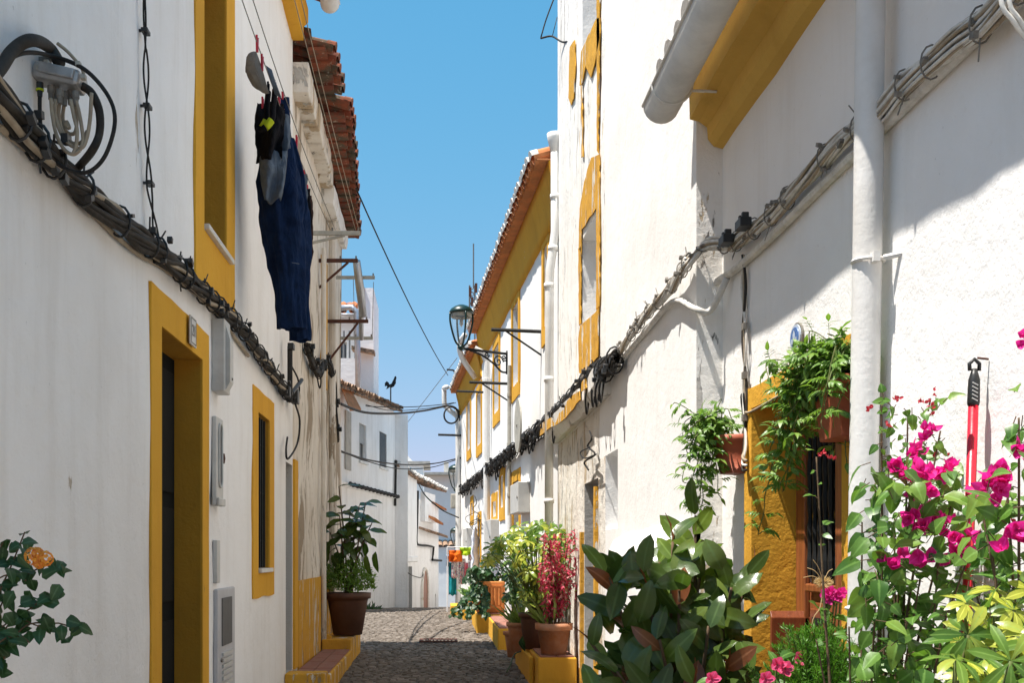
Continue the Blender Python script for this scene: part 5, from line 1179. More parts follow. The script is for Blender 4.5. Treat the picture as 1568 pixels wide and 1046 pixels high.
# navy trousers: waist and two tapering legs, one body
t = T('navy_trousers', 'long navy blue work trousers, the largest garment on the line', 'trousers', (at(437, 0, 7.2).x, 7.2, at(0, 190, 7.2).z))
Y = 7.2; m = MB()
def leg(pts, rw, fl, seed, nm):
    m = MB(); P = smoothpath(pts, 18); n = 56; N = len(P); vs = []
    for i, p in enumerate(P):
        f = i/(N-1)*(len(rw)-1); k = min(int(f), len(rw)-2); r = rw[k]+(rw[k+1]-rw[k])*(f-k)
        for q in range(n):
            a = 2*math.pi*q/n; rr = r*(1+.20*NZ.noise(V((math.cos(a)*2.2, math.sin(a)*2.2+seed, p.z*3.2)))+.17*NZ.noise(V((math.cos(a)*5, math.sin(a)*5+seed, p.z*1.5)))+.08*NZ.noise(V((math.cos(a)*3, seed, p.z*11+a*1.5)))-.16*abs(NZ.noise(V((math.cos(a)*1.6+seed, math.sin(a)*1.6, p.z*4.5+a*.6)))))
            vs.append(p+V((math.cos(a)*rr, math.sin(a)*rr*fl*1.25, .02*NZ.noise(V((a, seed, 0))))))
    m.add(vs, [(i*n+q, i*n+(q+1) % n, (i+1)*n+(q+1) % n, (i+1)*n+q) for i in range(N-1) for q in range(n)]+[tuple(range(n-1, -1, -1))])
    vi = [vs[(N-1)*n+q]*1 for q in range(n)]; cc = sum(vi, V((0, 0, 0)))/n
    b = len(m.v); m.add(vi+[cc+(v-cc)*.88 for v in vi]+[cc+(v-cc)*.8+V((0, 0, .25)) for v in vi], [(q, (q+1) % n, n+(q+1) % n, n+q) for q in range(n)]+[(n+q, n+(q+1) % n, 2*n+(q+1) % n, 2*n+q) for q in range(n)])
    return m.build(nm, 'c_navy', t, True)
leg([at(418, 196, Y), at(425, 260, Y), at(432, 340, Y), at(441, 420, Y), at(448, 504, Y)], [.10, .125, .155, .135, .10, .10], .55, 1, 'trouser_leg')
leg([at(437, 215, Y+.16), at(446, 280, Y+.16), at(452, 360, Y+.16), at(457, 440, Y+.16), at(459, 522, Y+.16)], [.07, .10, .105, .09, .07, .07], .5, 4, 'trouser_leg')
m = MB()
for x0, y0, x1, y1 in ((447, 402, 458, 404),): m.tube([at(x0, y0, Y-.16), at(x1, y1, Y-.10)], .0025, 4)
m.build('seam', 'c_denim', t); peg(t, V((-1.0, 7.15, lz(7.15)))); peg(t, V((-.97, 7.6, lz(7.6)-.02)))
hang('striped_shirt', 'dark patterned garment hanging right behind the navy trousers', 'shirt', 'c_denim', (452, 470), 268, 350, 8.6, 21, None, .05, 2, .04)
hang('dark_towel', 'dark narrow cloth at the far end of the line', 'towel', 'c_black', (458, 474), 290, 420, 9.2, 25, None, .04, 2, .03)
hang('brown_cloth', 'dull brown cloth edge showing beside the trousers', 'cloth', simple('brown_cotton', (.06, .035, .03), .9, .1), (462, 476), 300, 400, 9.6, 31, None, .04, 1, .03)

# ================= laundry rack and sheet on the far right =================
Y = 23.0; t = T('laundry_rack', 'white folding laundry rack on the sunny street by the ochre blocks', 'laundry rack', at(708, 925, Y)); zb = gz(Y); m = MB()
zt = at(0, 838, Y).z; x0, x1 = at(685, 0, Y).x, at(737, 0, Y).x
for x in (x0, x1):
    for yy in (Y-.05, Y+.45): m.tube([(x, yy, zb), (x, yy, zt)], .012, 6)
    m.tube([(x, Y-.05, zt), (x, Y+.45, zt)], .012, 6)
m.build('rack_frame', 'white_plast', t)
for k, z in enumerate((zt, zt-.12, zt-.30)):
    m = MB()
    for yy in (Y-.05, Y+.1, Y+.25, Y+.4): m.tube([(x0, yy, z), (x1, yy, z)], .008, 5)
    m.build('drying_bar', 'white_plast', t)
def rk2(name, label, cat, mat, xa, xb, ya, yb, dy, seed, amp=.03): 
    a, b = at(xa, ya, Y+dy), at(xb, ya, Y+dy); t = T(name, label, cat, (a+b)/2); sheet(t, 'cloth', mat, a, b, a.z-at(0, yb, Y+dy).z, .015, 10, 10, None, seed, amp, None, .01)
rk2('orange_towel', 'crumpled orange towel on the laundry rack', 'towel', 'c_orange', 687, 708, 843, 861, -.10, 1, .06)
rk2('lime_towel', 'bright lime green towel on the laundry rack', 'towel', 'c_green', 704, 722, 839, 851, -.12, 2, .05)
rk2('teal_trousers', 'long teal garment hanging low on the laundry rack', 'trousers', 'c_teal', 687, 699, 862, 912, .1, 3)
rk2('floral_dress', 'pale flowered dress on the left of the laundry rack', 'dress', 'c_floral', 691, 701, 860, 886, -.03, 4)
rk2('floral_shirt', 'flowered shirt in the middle of the laundry rack', 'shirt', 'c_floral', 702, 713, 856, 895, -.02, 5)
rk2('pink_cloth', 'small pink cloth on the laundry rack', 'cloth', 'c_pink', 711, 717, 862, 884, -.06, 6)
rk2('pale_cloth', 'narrow white flowered cloth at the right of the laundry rack', 'cloth', 'c_floral', 719, 729, 840, 890, .0, 7)
rk2('blue_cloth', 'pale blue cloth at the left edge of the laundry rack', 'cloth', 'c_blue', 683, 688, 850, 868, .05, 8)
q = RF.hit(736, 800); a = RF.p(q[0]-.2, .10, at(0, 803, 20.6).z); b = RF.p(q[0]+.25, .12, at(0, 803, 20.6).z)
t = T('door_curtain', 'white cloth hanging gathered beside the far doorway', 'curtain', a); sheet(t, 'cloth', 'c_white', a, b, 1.15, .02, 12, 16, lambda v: (.0, .35+.65*v), 3, .07)

# ================= plants =================
def rv(r_, s=1): return V((r_.uniform(-s, s), r_.uniform(-s, s), r_.uniform(-s, s)))
def potm(m, c, r0, r1, h, rim=.03, n=28): m.lathe(c, [(.001, 0), (r0, 0), (r0+(r1-r0)*.8, h*.8), (r1*.97, h-rim*1.4), (r1*1.08, h-rim*1.3), (r1*1.10, h), (r1*.98, h+.002), (r1*.92, h-.04), (.001, h-.045)], n)
def add_pot(t, c, r0, r1, h, mat='terracotta', rim=.03):
    m = MB(); potm(m, c, r0, r1, h, rim); o = m.build('pot', mat, t, True)
    s_ = MB(); s_.lathe(c, [(r1*.93, h-.035), (r1*.5, h-.025), (.001, h-.02)], 20); s_.build('soil', 'soil', t); return o
def whorl(m, p, d, n, L, W, r_, mi=0, kind='oval', droop=.2, curl=.3, open_=1.0):
    """leaves spread palm-like round a direction"""
    d = V(d).normalized(); a0 = r_.uniform(0, 6.28); x = d.orthogonal().normalized(); y = d.cross(x)
    for k in range(n):
        a = a0+2*math.pi*k/n+r_.uniform(-.2, .2); o = x*math.cos(a)+y*math.sin(a)
        dd = (o*open_+d*(.25-droop*0)+V((0, 0, -droop))).normalized(); m.leaf(p, dd, d+o*.2, L*r_.uniform(.75, 1.15), W, mi, kind, .18, curl)

# --- big rubber plant ---
r_ = random.Random(5); base = V((.98, 4.35, gz(4.35)))
t = T('rubber_plant', 'large potted rubber plant with broad glossy leaves against the tall white house', 'potted plant', base, None)
add_pot(t, base, .15, .21, .34, 'dark_pot'); lf = MB(); st = MB(); yl = MB(); br = MB()
tips = [((905, 985), 4.2), ((930, 880), 4.3), ((945, 1030), 4.0), ((990, 900), 4.35), ((1010, 980), 4.1), ((1030, 830), 4.45), ((1065, 790), 4.55), ((1040, 905), 4.2), ((1085, 960), 4.1), ((1120, 900), 4.35), ((1150, 880), 4.5), ((1000, 1060), 3.95), ((1060, 1050), 4.0), ((1110, 1030), 4.15), ((960, 950), 4.35), ((1075, 860), 4.5), ((920, 1080), 4.0), ((1010, 860), 4.6), ((1130, 960), 4.4), ((1045, 1000), 4.5), ((980, 1010), 4.5), ((1100, 1000), 4.6)]
for k, ((x, y), Y) in enumerate(tips):
    tip = at(x, y, Y); root = base+V((r_.uniform(-.06, .06), r_.uniform(-.06, .06), .3)); mid = root.lerp(tip, .5)+V(((tip.x-root.x)*-.1, 0, .02))
    P = smoothpath([root, mid, tip], 8); st.tube(P, [.014-.009*i/len(P) for i in range(len(P))], 6)
    d0 = (P[-1]-P[-4]).normalized(); nl = r_.randint(8, 11); a0 = r_.uniform(0, 6)
    for i in range(nl):
        f = 1-i/nl*.55; p = P[min(len(P)-1, int(f*(len(P)-1)))]+rv(r_, .012); a = a0+i*2.4; x_ = d0.orthogonal().normalized(); y_ = d0.cross(x_)
        o = x_*math.cos(a)+y_*math.sin(a); up = .95-i*.13
        dd = (o+d0*max(-.15, up)+V((-.1, -.15, .10))).normalized(); Ln = r_.uniform(.145, .20)*(1 if i > 1 else .85)
        M_ = (br if r_.random() < .12 and i < 4 else (yl if r_.random() < .24 else lf))
        M_.leaf(p, dd+V((0, 0, .25)), V((-.25, -.85, .55))+rv(r_, .55), Ln, Ln*.42, 0, 'oval', .16, r_.uniform(.1, .7), 7)
    if r_.random() < .45: br.leaf(tip, d0+rv(r_, .2), V((1, 0, 0)), .12, .016, 0, 'lance', .7, .2)
for k in range(150):   # inner leaves fill the body of the plant
    a = at(r_.uniform(925, 1135), r_.uniform(870, 1150), r_.uniform(4.2, 4.75)); lf.leaf(a, rv(r_)+V((-.1, -.1, .5)), V((-.2, -.8, .6))+rv(r_, .6), r_.uniform(.13, .18), .08, 0, 'oval', .15, .4, 6)
st.build('stem', 'bark', t, True); lf.build('foliage', 'l_rubber', t, True); yl.build('young_leaves', 'l_rubber_y', t, True); br.build('bronze_leaves', 'l_rubber_r', t, True)

# --- vine helper for the two hanging jasmines ---
def jasmine(name, label, src, strands, seed, spread, potfn, leafL=.040, every=.050):
    r_ = random.Random(seed); t = T(name, label, 'hanging plant', src); potfn(t); st = MB(); lf = MB()
    for tgt, n in strands:
        for q in range(max(1, round(n*.42))):
            e = V(tgt)+rv(r_, spread); a = src+rv(r_, .03); up = max(a.z, e.z)+r_.uniform(.02, .1); mid = a.lerp(e, .45); mid.z = max(mid.z, min(up, a.z+.1)); mid += rv(r_, .03)
            P = resample(smoothpath([a, mid, e, e+V((r_.uniform(-.02, .02), r_.uniform(-.02, .02), -r_.uniform(.0, .07)))], 8), .012)
            P = [p+.012*V((NZ.noise(p*9+V((q, 0, 0))), NZ.noise(p*9+V((0, q+3, 0))), NZ.noise(p*9+V((5, q, 0))))) for p in P]
            st.tube(P, .0022, 4, cap=False); i = 3; step = max(2, int(every/.012))
            while i < len(P)-1:
                p = P[i]; tg = (P[i+1]-P[i-1]).normalized()
                for s_ in (1, -1):
                    if r_.random() < .12: continue
                    sd_ = (tg.orthogonal().normalized()*r_.uniform(-1, 1)+tg.cross(tg.orthogonal().normalized())*s_+rv(r_, .5)+V((-.2, -.15, 0))).normalized()
                    rl = r_.uniform(.03, .05); rach = [p, p+sd_*rl*.6, p+sd_*rl+V((0, 0, -.006))]; st.tube(rach, .001, 3, cap=False)
                    nrm = V((-.4, -.3, 1))+rv(r_, .5); sv = sd_.cross(nrm).normalized()
                    for f in (.35, .62, .85):
                        for s2 in (1, -1): lf.leaf(p+sd_*rl*f, sd_*.7+sv*s2*.8+V((0, 0, -.15)), nrm, leafL*r_.uniform(.6, .9), leafL*.32, 0, 'lance', .15, .5, 3)
                    lf.leaf(p+sd_*rl, sd_+V((0, 0, -.2)), nrm, leafL*r_.uniform(.95, 1.35), leafL*.42, 0, 'lance', .15, .5, 4)
                i += step
            lf.leaf(P[-1], (P[-1]-P[-3]), V((-.3, -.3, 1)), leafL, leafL*.4, 0, 'lance')
    st.build('stem', 'stem', t); lf.build('foliage', 'l_jas', t); return t
# large one over the door
c2 = V((1.335, 3.66, .36))
def pot2(t):
    m = MB(); a, b, cc, dd = V((1.375, 3.56, .36)), V((1.405, 3.56, .60)), 0, 0
    pts = []
    for z, ins in ((.385, .018), (.55, .004), (.552, -.006), (.585, -.008)):
        pts.append([(1.29+ins, 3.56+ins, z), (1.40, 3.56+ins, z), (1.40, 3.80-ins, z), (1.29+ins, 3.80-ins, z)])
    vs = [p for r in pts for p in r]; m.add(vs, [(j*4+k, j*4+(k+1) % 4, (j+1)*4+(k+1) % 4, (j+1)*4+k) for j in range(3) for k in range(4)]+[(3, 2, 1, 0), (12, 13, 14, 15)]); m.build('pot', 'terra_red', t, bevel=.008)
    m = MB(); m.tube([(1.42, 3.62, .61), (1.30, 3.62, .60), (1.283, 3.62, .52)], .005, 5); m.tube([(1.42, 3.74, .61), (1.30, 3.74, .60), (1.283, 3.74, .52)], .005, 5); m.build('wire_hanger', 'iron', t)
S2 = [(at(1288, 590, 3.52), 6), (at(1268, 625, 3.55), 3), (at(1300, 535, 3.7), 6), (at(1250, 540, 3.75), 7), (at(1215, 560, 3.9), 6), (at(1190, 540, 4.0), 2), (at(1260, 580, 3.8), 7), (at(1240, 610, 3.8), 7), (at(1220, 640, 3.85), 7), (at(1190, 655, 3.95), 7), (at(1200, 700, 4.0), 6), (at(1190, 745, 4.0), 4), (at(1270, 520, 3.7), 4), (at(1275, 500, 3.7), 1), (at(1310, 560, 3.6), 4), (at(1165, 800, 4.1), 1), (at(1270, 640, 3.75), 4), (at(1285, 680, 3.7), 1), (at(1240, 520, 3.8), 3), (at(1205, 600, 3.9), 5)]
jasmine('hanging_jasmine', 'larger trailing jasmine in a red clay trough over the ochre doorway', c2+V((0, 0, .23)), S2, 21, .045, pot2)
m = MB(); m.tube([at(1211, 528, 4.05), at(1202, 470, 4.05)], .0015, 4); 
c1 = V((1.315, 5.12, .395))
def pot1(t):
    m = MB(); n = 14; pr = [(.07, 0), (.098, .14), (.105, .145), (.108, .175), (.095, .175)]; vs = []
    for r, z in pr:
        for k in range(n+1): a = math.pi/2+math.pi*k/n; vs.append(V((1.40, 5.12, .375))+V((math.cos(a)*r*1.25, math.sin(a)*r, z)))
    m.add(vs, [(j*(n+1)+k, j*(n+1)+k+1, (j+1)*(n+1)+k+1, (j+1)*(n+1)+k) for j in range(4) for k in range(n)]+[tuple(range(n+1))]); m.box((1.400, 5.02, .375), (.01, 0, 0), (0, .2, 0), (0, 0, .17)); m.build('pot', 'terra_red', t, True)
    m = MB()
    for dy in (-.02, .02): m.tube(smoothpath([V((1.415, 5.03+dy, .53)), V((1.39, 5.03+dy, .70)), V((1.40, 5.05+dy, .74)), V((1.415, 5.04+dy, .70)), V((1.415, 5.04+dy, .50))], 4), .004, 5)
    m.build('wire_hanger', 'iron', t)
S1 = [(at(1090, 645, 5.15), 5), (at(1060, 660, 5.15), 6), (at(1035, 645, 5.2), 2), (at(1075, 690, 5.1), 6), (at(1050, 700, 5.1), 3), (at(1060, 730, 5.1), 4), (at(1085, 745, 5.1), 4), (at(1065, 775, 5.1), 3), (at(1040, 755, 5.1), 2), (at(1100, 640, 5.1), 4), (at(1105, 655, 5.05), 3), (at(1112, 610, 5.1), 1), (at(1050, 620, 5.2), 1)]
jasmine('hanging_jasmine', 'smaller trailing plant in a half round clay pot hung at the house corner', c1+V((0, 0, .15)), S1, 33, .05, pot1, .043, .048)

# --- bougainvilleas ---
def boug(name, label, base, tips, seed, leafS, flowers, extra=(), pot=True, buds=(), lean=V((0, 0, 0)), root_spread=.05):
    r_ = random.Random(seed); t = T(name, label, 'potted plant', base)
    add_pot(t, base, .13, .18, .28, 'terracotta'); st = MB(); lf = MB(); fl = MB(); bd = MB()
    def add_leaf_at(p, d, s_):
        pd = (d+rv(r_, .5)).normalized(); q = p+pd*s_*.35; st.tube([p, q], .0014, 3, cap=False)
        lf.leaf(q, (pd+V((-.1, -.3, -.35))+rv(r_, .35)).normalized(), V((-.25, -.65, .7))+rv(r_, .55), s_*r_.uniform(.5, 1.0), s_*.52, 0, 'heart', .2, r_.uniform(.1, .7), 6)
    for (pt, dens, s_) in tips:
        root = base+V((r_.uniform(-1, 1)*root_spread, r_.uniform(-1, 1)*root_spread, .26)); mid = root.lerp(pt, .55)+rv(r_, .03)+V((0, 0, .08))
        P = resample(smoothpath([root, mid, pt], 9), .02); st.tube(P, [.0065-.0045*i/len(P) for i in range(len(P))], 6)
        for i in range(4, len(P)):
            if r_.random() < dens:
                tg = (P[i]-P[i-1]).normalized(); a = r_.uniform(0, 6.28); x_ = tg.orthogonal().normalized(); y_ = tg.cross(x_)
                add_leaf_at(P[i], x_*math.cos(a)+y_*math.sin(a)+tg*.3, s_*(.65+.35*r_.random())*(1 if i < len(P)-6 else .6))
    for (p, s_) in extra: add_leaf_at(p, rv(r_), s_)
    for (p, s_, n) in flowers:
        fl = MB()
        for q in range(n+2):
            c = p+rv(r_, s_*.55); ax = (V((-.3, -.8, .25))+rv(r_, .7)).normalized(); x_ = ax.orthogonal().normalized(); y_ = ax.cross(x_); a0 = r_.uniform(0, 6.28)
            for k in range(3):
                a = a0+k*2.094; o = x_*math.cos(a)+y_*math.sin(a); fl.leaf(c, o*.8+ax*.55, ax-o*.4, s_*r_.uniform(.65, .9), s_*.60, 0, 'heart', .35, -.45, 5)
            fl.tube([c, c+ax*s_*.4], .0014, 4)
        fl.build('flower', 'f_mag', t, True)
    for p in buds:
        bd = MB()
        for q in range(3):
            c = p+rv(r_, .012); bd.leaf(c, rv(r_)+V((0, 0, .5)), V((0, -1, 0)), .013, .009, 0, 'oval', .5, 0, 4); bd.leaf(c, rv(r_)+V((0, 0, .4)), V((-1, 0, 0)), .013, .009, 0, 'oval', .5, 0, 4)
        bd.build('bud', 'f_red', t)
    st.build('stem', 'bark', t, True); lf.build('foliage', 'l_boug', t, True); return t
b1 = V((1.16, 2.98, gz(3)))
tp = [(at(1425, 610, 2.95), .45, .045), (at(1350, 620, 2.95), .40, .045), (at(1390, 640, 2.95), .5, .05), (at(1440, 660, 2.9), .4, .045), (at(1250, 700, 3.1), .30, .05), (at(1340, 740, 3.0), .6, .07), (at(1400, 730, 2.9), .6, .065), (at(1460, 760, 2.85), .55, .065), (at(1320, 800, 3.0), .7, .075), (at(1370, 790, 2.95), .7, .075), (at(1440, 830, 2.85), .7, .075), (at(1350, 870, 2.9), .7, .075), (at(1410, 880, 2.8), .7, .08), (at(1480, 860, 2.75), .6, .08), (at(1340, 930, 2.8), .7, .08), (at(1390, 950, 2.75), .7, .085), (at(1450, 940, 2.7), .7, .085), (at(1250, 980, 2.9), .35, .06), (at(1300, 960, 2.85), .4, .07)]
r_ = random.Random(77); ex = [(at(r_.uniform(1325, 1475), r_.uniform(700, 1075), r_.uniform(2.7, 3.0)), r_.uniform(.06, .09)) for k in range(250)]
ex += [(at(r_.uniform(1340, 1450), r_.uniform(610, 700), r_.uniform(2.8, 3.0)), r_.uniform(.03, .05)) for k in range(46)]
fl = [(at(x, y, Y), s_, n) for x, y, Y, s_, n in ((1375, 722, 2.80, .042, 4), (1400, 735, 2.78, .045, 6), (1420, 742, 2.80, .045, 4), (1443, 728, 2.82, .042, 3), (1405, 690, 2.85, .034, 3), (1420, 665, 2.88, .032, 3), (1450, 718, 2.84, .038, 2), (1405, 800, 2.78, .042, 5), (1430, 800, 2.80, .038, 2), (1450, 805, 2.80, .035, 2), (1470, 830, 2.74, .042, 4), (1368, 862, 2.78, .045, 2), (1408, 866, 2.76, .048, 2), (1450, 850, 2.76, .04, 3), (1415, 780, 2.83, .036, 2), (1488, 760, 2.70, .036, 1), (1390, 700, 2.9, .036, 2))]
bu = [at(x, y, 2.93) for x, y in ((1338, 628), (1372, 617), (1418, 612), (1432, 628), (1430, 605), (1360, 655), (1275, 706), (1440, 695), (1255, 695))]
boug('bougainvillea', 'magenta bougainvillea climbing the white wall left of the broom', b1, tp, 41, .07, fl, ex, buds=bu)
b2 = V((1.30, 2.25, gz(2)))
tp = [(at(1560, 640, 2.3), .35, .06), (at(1540, 720, 2.35), .5, .075), (at(1590, 700, 2.2), .5, .08), (at(1500, 760, 2.4), .5, .07), (at(1520, 850, 2.35), .6, .085), (at(1580, 850, 2.2), .6, .09), (at(1490, 890, 2.45), .5, .08), (at(1600, 560, 2.2), .3, .06), (at(1575, 520, 2.2), .2, .05)]
ex = [(at(r_.uniform(1475, 1620), r_.uniform(740, 950), r_.uniform(2.2, 2.5)), r_.uniform(.06, .085)) for k in range(62)]+[(at(r_.uniform(1540, 1620), r_.uniform(600, 740), r_.uniform(2.2, 2.4)), r_.uniform(.05, .08)) for k in range(22)]
fl = [(at(x, y, Y), s_, n) for x, y, Y, s_, n in ((1528, 735, 2.3, .042, 6), (1530, 752, 2.28, .036, 3), (1555, 830, 2.2, .045, 4), (1565, 695, 2.25, .036, 2), (1570, 525, 2.2, .025, 2), (1575, 640, 2.2, .03, 1))]
boug('bougainvillea', 'broad leaved magenta bougainvillea at the right edge, right of the broom', b2, tp, 43, .08, fl, ex, buds=[at(1562, 800, 2.3)])

# --- palmate plants ---
def palm_plant(name, label, base, cl, seed, mat, mat2, leafL, leafW, potargs, stemmat='stem', kind='oval', n=(7, 9), cat='potted plant', aim=V((-.2, -.6, .6)), frac2=0):
    r_ = random.Random(seed); t = T(name, label, cat, base); add_pot(t, base, *potargs); st = MB(); A = MB(); B = MB()
    for c in cl:
        c = V(c); root = base+V((r_.uniform(-.05, .05), r_.uniform(-.05, .05), potargs[2]-.03)); P = smoothpath([root, root.lerp(c, .6)+V((0, 0, .08))+rv(r_, .02), c], 6); st.tube(P, .0045, 5)
        whorl(B if r_.random() < frac2 else A, c, (aim+rv(r_, .5)).normalized(), r_.randint(*n), leafL*r_.uniform(.8, 1.1), leafW, r_, 0, 'round', .15, .6)
    st.build('stem', stemmat, t, True); A.build('foliage', mat, t, True)
    if B.v: B.build('variegated_leaves', mat2, t, True)
    return t
r_ = random.Random(91)
cl = [at(x, y, Y) for x, y, Y in ((1480, 925, 2.25), (1525, 905, 2.3), (1552, 935, 2.2), (1560, 975, 2.15), (1580, 905, 2.2))]
palm_plant('umbrella_plant', 'yellow variegated umbrella plant in the bottom right corner', V((1.16, 2.25, gz(2))), cl, 51, 'l_yellow', 'l_schef', .054, .019, (.12, .16, .25), n=(7, 8))
cl = [at(r_.uniform(1455, 1610), r_.uniform(960, 1090), r_.uniform(2.1, 2.4)) for k in range(34)]
palm_plant('umbrella_plant', 'green edged umbrella plant below the yellow one, bottom right', V((1.02, 2.3, gz(2))), cl, 52, 'l_schef', 'l_yellow', .070, .022, (.12, .16, .25), frac2=.3)
cl = []
for k in range(150):
    a = r_.uniform(0, 6.28); rr = r_.random()**.5; cx, cy = 815+72*rr*math.cos(a), 865+66*rr*math.sin(a)
    if cy > 925: cy = 925
    if cy > 862 and cx < 806: cx = 806+(806-cx)*.9
    cl.append(at(cx, cy, 11.2+r_.uniform(-.55, .45)))
palm_plant('umbrella_tree', 'bushy variegated umbrella tree in a tall dark pot beside the red plant', V((.99, 11.0, -.94)), cl, 53, 'l_schef', 'l_yellow', .115, .036, (.13, .17, .36, 'dark_pot'), n=(6, 8), frac2=.33)
cl = [at(787+r_.uniform(-13, 16), 880+r_.uniform(-20, 40), 12.6+r_.uniform(-.3, .3)) for k in range(46)]
palm_plant('leafy_shrub', 'dark green shrub spilling out between umbrella tree and square planter', V((.95, 12.9, gz(13))), cl, 54, 'l_dark', 'l_jas', .09, .04, (.13, .17, .3), frac2=.3)
# slim pots beside
def grassy(name, label, base, potargs, n, Ln, mat, seed, lean=.6, W=.014, cat='potted plant', kind='lance', top=None):
    r_ = random.Random(seed); t = T(name, label, cat, base); add_pot(t, base, *potargs); m = MB()
    for k in range(n):
        p = base+V((r_.uniform(-.05, .05), r_.uniform(-.05, .05), potargs[2]-.04)); m.leaf(p, V((r_.uniform(-lean, lean), r_.uniform(-lean, lean), 1)), V((r_.uniform(-1, 1), -1, .2)), Ln*r_.uniform(.5, 1.1), W, 0, kind, .3, r_.uniform(.3, 1.3), 7)
    m.build('foliage', mat, t, True); return t
grassy('spider_plant', 'slim clay pot with pale green blades left of the tall dark pot', V((.84, 11.4, -1.0)), (.08, .12, .30, 'terracotta'), 46, .34, 'l_spear', 61, 1.0, .022)
m = MB()
tp_ = T('trailing_leaf', 'single dead leaf stalk trailing on the cobbles below the slim clay pot', 'leaf', at(790, 1000, 10.6)); m.tube(smoothpath([at(798, 998, 10.4), at(788, 1003, 10.4), at(781, 1020, 10.2), at(776, 1030, 10.1)], 5), .006, 5); m.leaf(at(800, 975, 10.5), V((0, -.1, -1)), V((-1, -1, 0)), .15, .06, 0, 'oval'); m.leaf(at(796, 980, 10.5), V((.3, -.1, -1)), V((-1, -1, 0)), .12, .05, 0, 'oval'); m.build('stalk', 'l_dark', tp_)
# pink leaved plant
r_ = random.Random(63); base = V((1.075, 10.2, -.918)); t = T('pink_plant', 'clay pot with a tall drooping pink and red leaved plant', 'potted plant', base); add_pot(t, base, .115, .16, .285, 'terracotta', .045)
st = MB(); A = MB(); B = MB()
for k in range(44):
    tip = at(r_.uniform(826, 886), r_.uniform(822, 930), 10.2+r_.uniform(-.15, .15)); root = base+V((r_.uniform(-.05, .05), r_.uniform(-.05, .05), .24)); mid = root.lerp(tip, .6); mid.z = max(mid.z, tip.z-.02)
    P = resample(smoothpath([root, mid, tip+V((0, 0, .04)), tip-V((0, 0, .08))], 6), .022); st.tube(P, .003, 4)
    for i in range(6, len(P)):
        for q in range(2): (A if r_.random() < .86 else B).leaf(P[i], rv(r_)+V((0, -.2, -.5)), rv(r_)+V((0, -.6, .6)), r_.uniform(.035, .07), .017, 0, 'lance', .2, .4, 3)
st.build('stem', 'bark', t); A.build('foliage', 'l_pink', t); B.build('green_leaves', 'l_jas', t)
m = MB()
for k in range(9): m.leaf(base+V((-.07+r_.uniform(-.04, .05), -.04, .25)), V((r_.uniform(-.9, .3), r_.uniform(-.4, .2), 1)), V((1, -1, 0)), r_.uniform(.22, .5), .035, 0, 'lance', .4, r_.uniform(.0, 1.2), 7)
m.build('blade_leaves', 'l_spear', t, True)
# square planter with ivy
pc = V((.83, 17.4, -.905)); t = T('square_planter', 'square orange clay planter with fluted face and trailing ivy', 'planter', pc); m = MB(); a, hh = .235, .49
P0 = [(-a*.86, -a*.86), (a*.86, -a*.86), (a*.86, a*.86), (-a*.86, a*.86)]; vs = [V((pc.x+x, pc.y+y, pc.z)) for x, y in P0]+[V((pc.x+x/.86, pc.y+y/.86, pc.z+.06)) for x, y in P0]+[V((pc.x+x/.86, pc.y+y/.86, pc.z+hh)) for x, y in P0]+[V((pc.x+x*.95, pc.y+y*.95, pc.z+hh)) for x, y in P0]+[V((pc.x+x*.95, pc.y+y*.95, pc.z+hh-.06)) for x, y in P0]
m.add(vs, [(j*4+k, j*4+(k+1) % 4, (j+1)*4+(k+1) % 4, (j+1)*4+k) for j in range(4) for k in range(4)]+[(3, 2, 1, 0), (16, 17, 18, 19)]); m.build('planter_body', 'terra_orange', t, bevel=.015)
m = MB(); yf = pc.y-a-.001
for k in range(5): m.tube([(pc.x-.13+.065*k, yf, pc.z+.12), (pc.x-.13+.065*k, yf, pc.z+hh-.10)], .018, 8)
for (x0, z0, w_, h_) in ((-.18, .075, .36, .02), (-.18, hh-.08, .36, .02), (-.18, .095, .018, hh-.175), (.162, .095, .018, hh-.175)): m.box((pc.x+x0, yf-.012, pc.z+z0), (w_, 0, 0), (0, .014, 0), (0, 0, h_))
m.build('relief', 'terra_orange', t)
st = MB(); lf = MB()
for k in range(16):
    e = at(r_.uniform(684, 745), r_.uniform(860, 945), r_.uniform(16.3, 17.6)); s0 = pc+V((r_.uniform(-.15, .1), r_.uniform(-.1, .1), hh-.05)); P = resample(smoothpath([s0, s0+V((-.12, -.05, .14)), s0.lerp(e, .6)+V((0, 0, .1)), e], 6), .035); st.tube(P, .005, 4)
    for p in P[2:]:
        for q in range(2): lf.leaf(p+rv(r_, .02), rv(r_)+V((-.2, -.3, -.3)), V((-.4, -.8, .6))+rv(r_, .4), r_.uniform(.06, .10), .07, 0, 'heart', .15, .3, 4)
for k in range(110): lf.leaf(pc+V((r_.uniform(-.2, .25), r_.uniform(-.15, .15), hh+r_.uniform(-.02, .32))), rv(r_), V((-.4, -.8, .6))+rv(r_, .5), r_.uniform(.05, .1), .06, 0, 'heart', .15, .3, 4)
st.build('stem', 'stem', t); lf.build('foliage', 'l_dark', t, True)
# little pots by the laundry
grassy('small_potted_plant', 'small potted plant between square planter and laundry rack', V((.62, 20.5, -.935)), (.08, .11, .18, 'terracotta'), 70, .26, 'l_jas', 65, 1.3, .05, kind='oval')

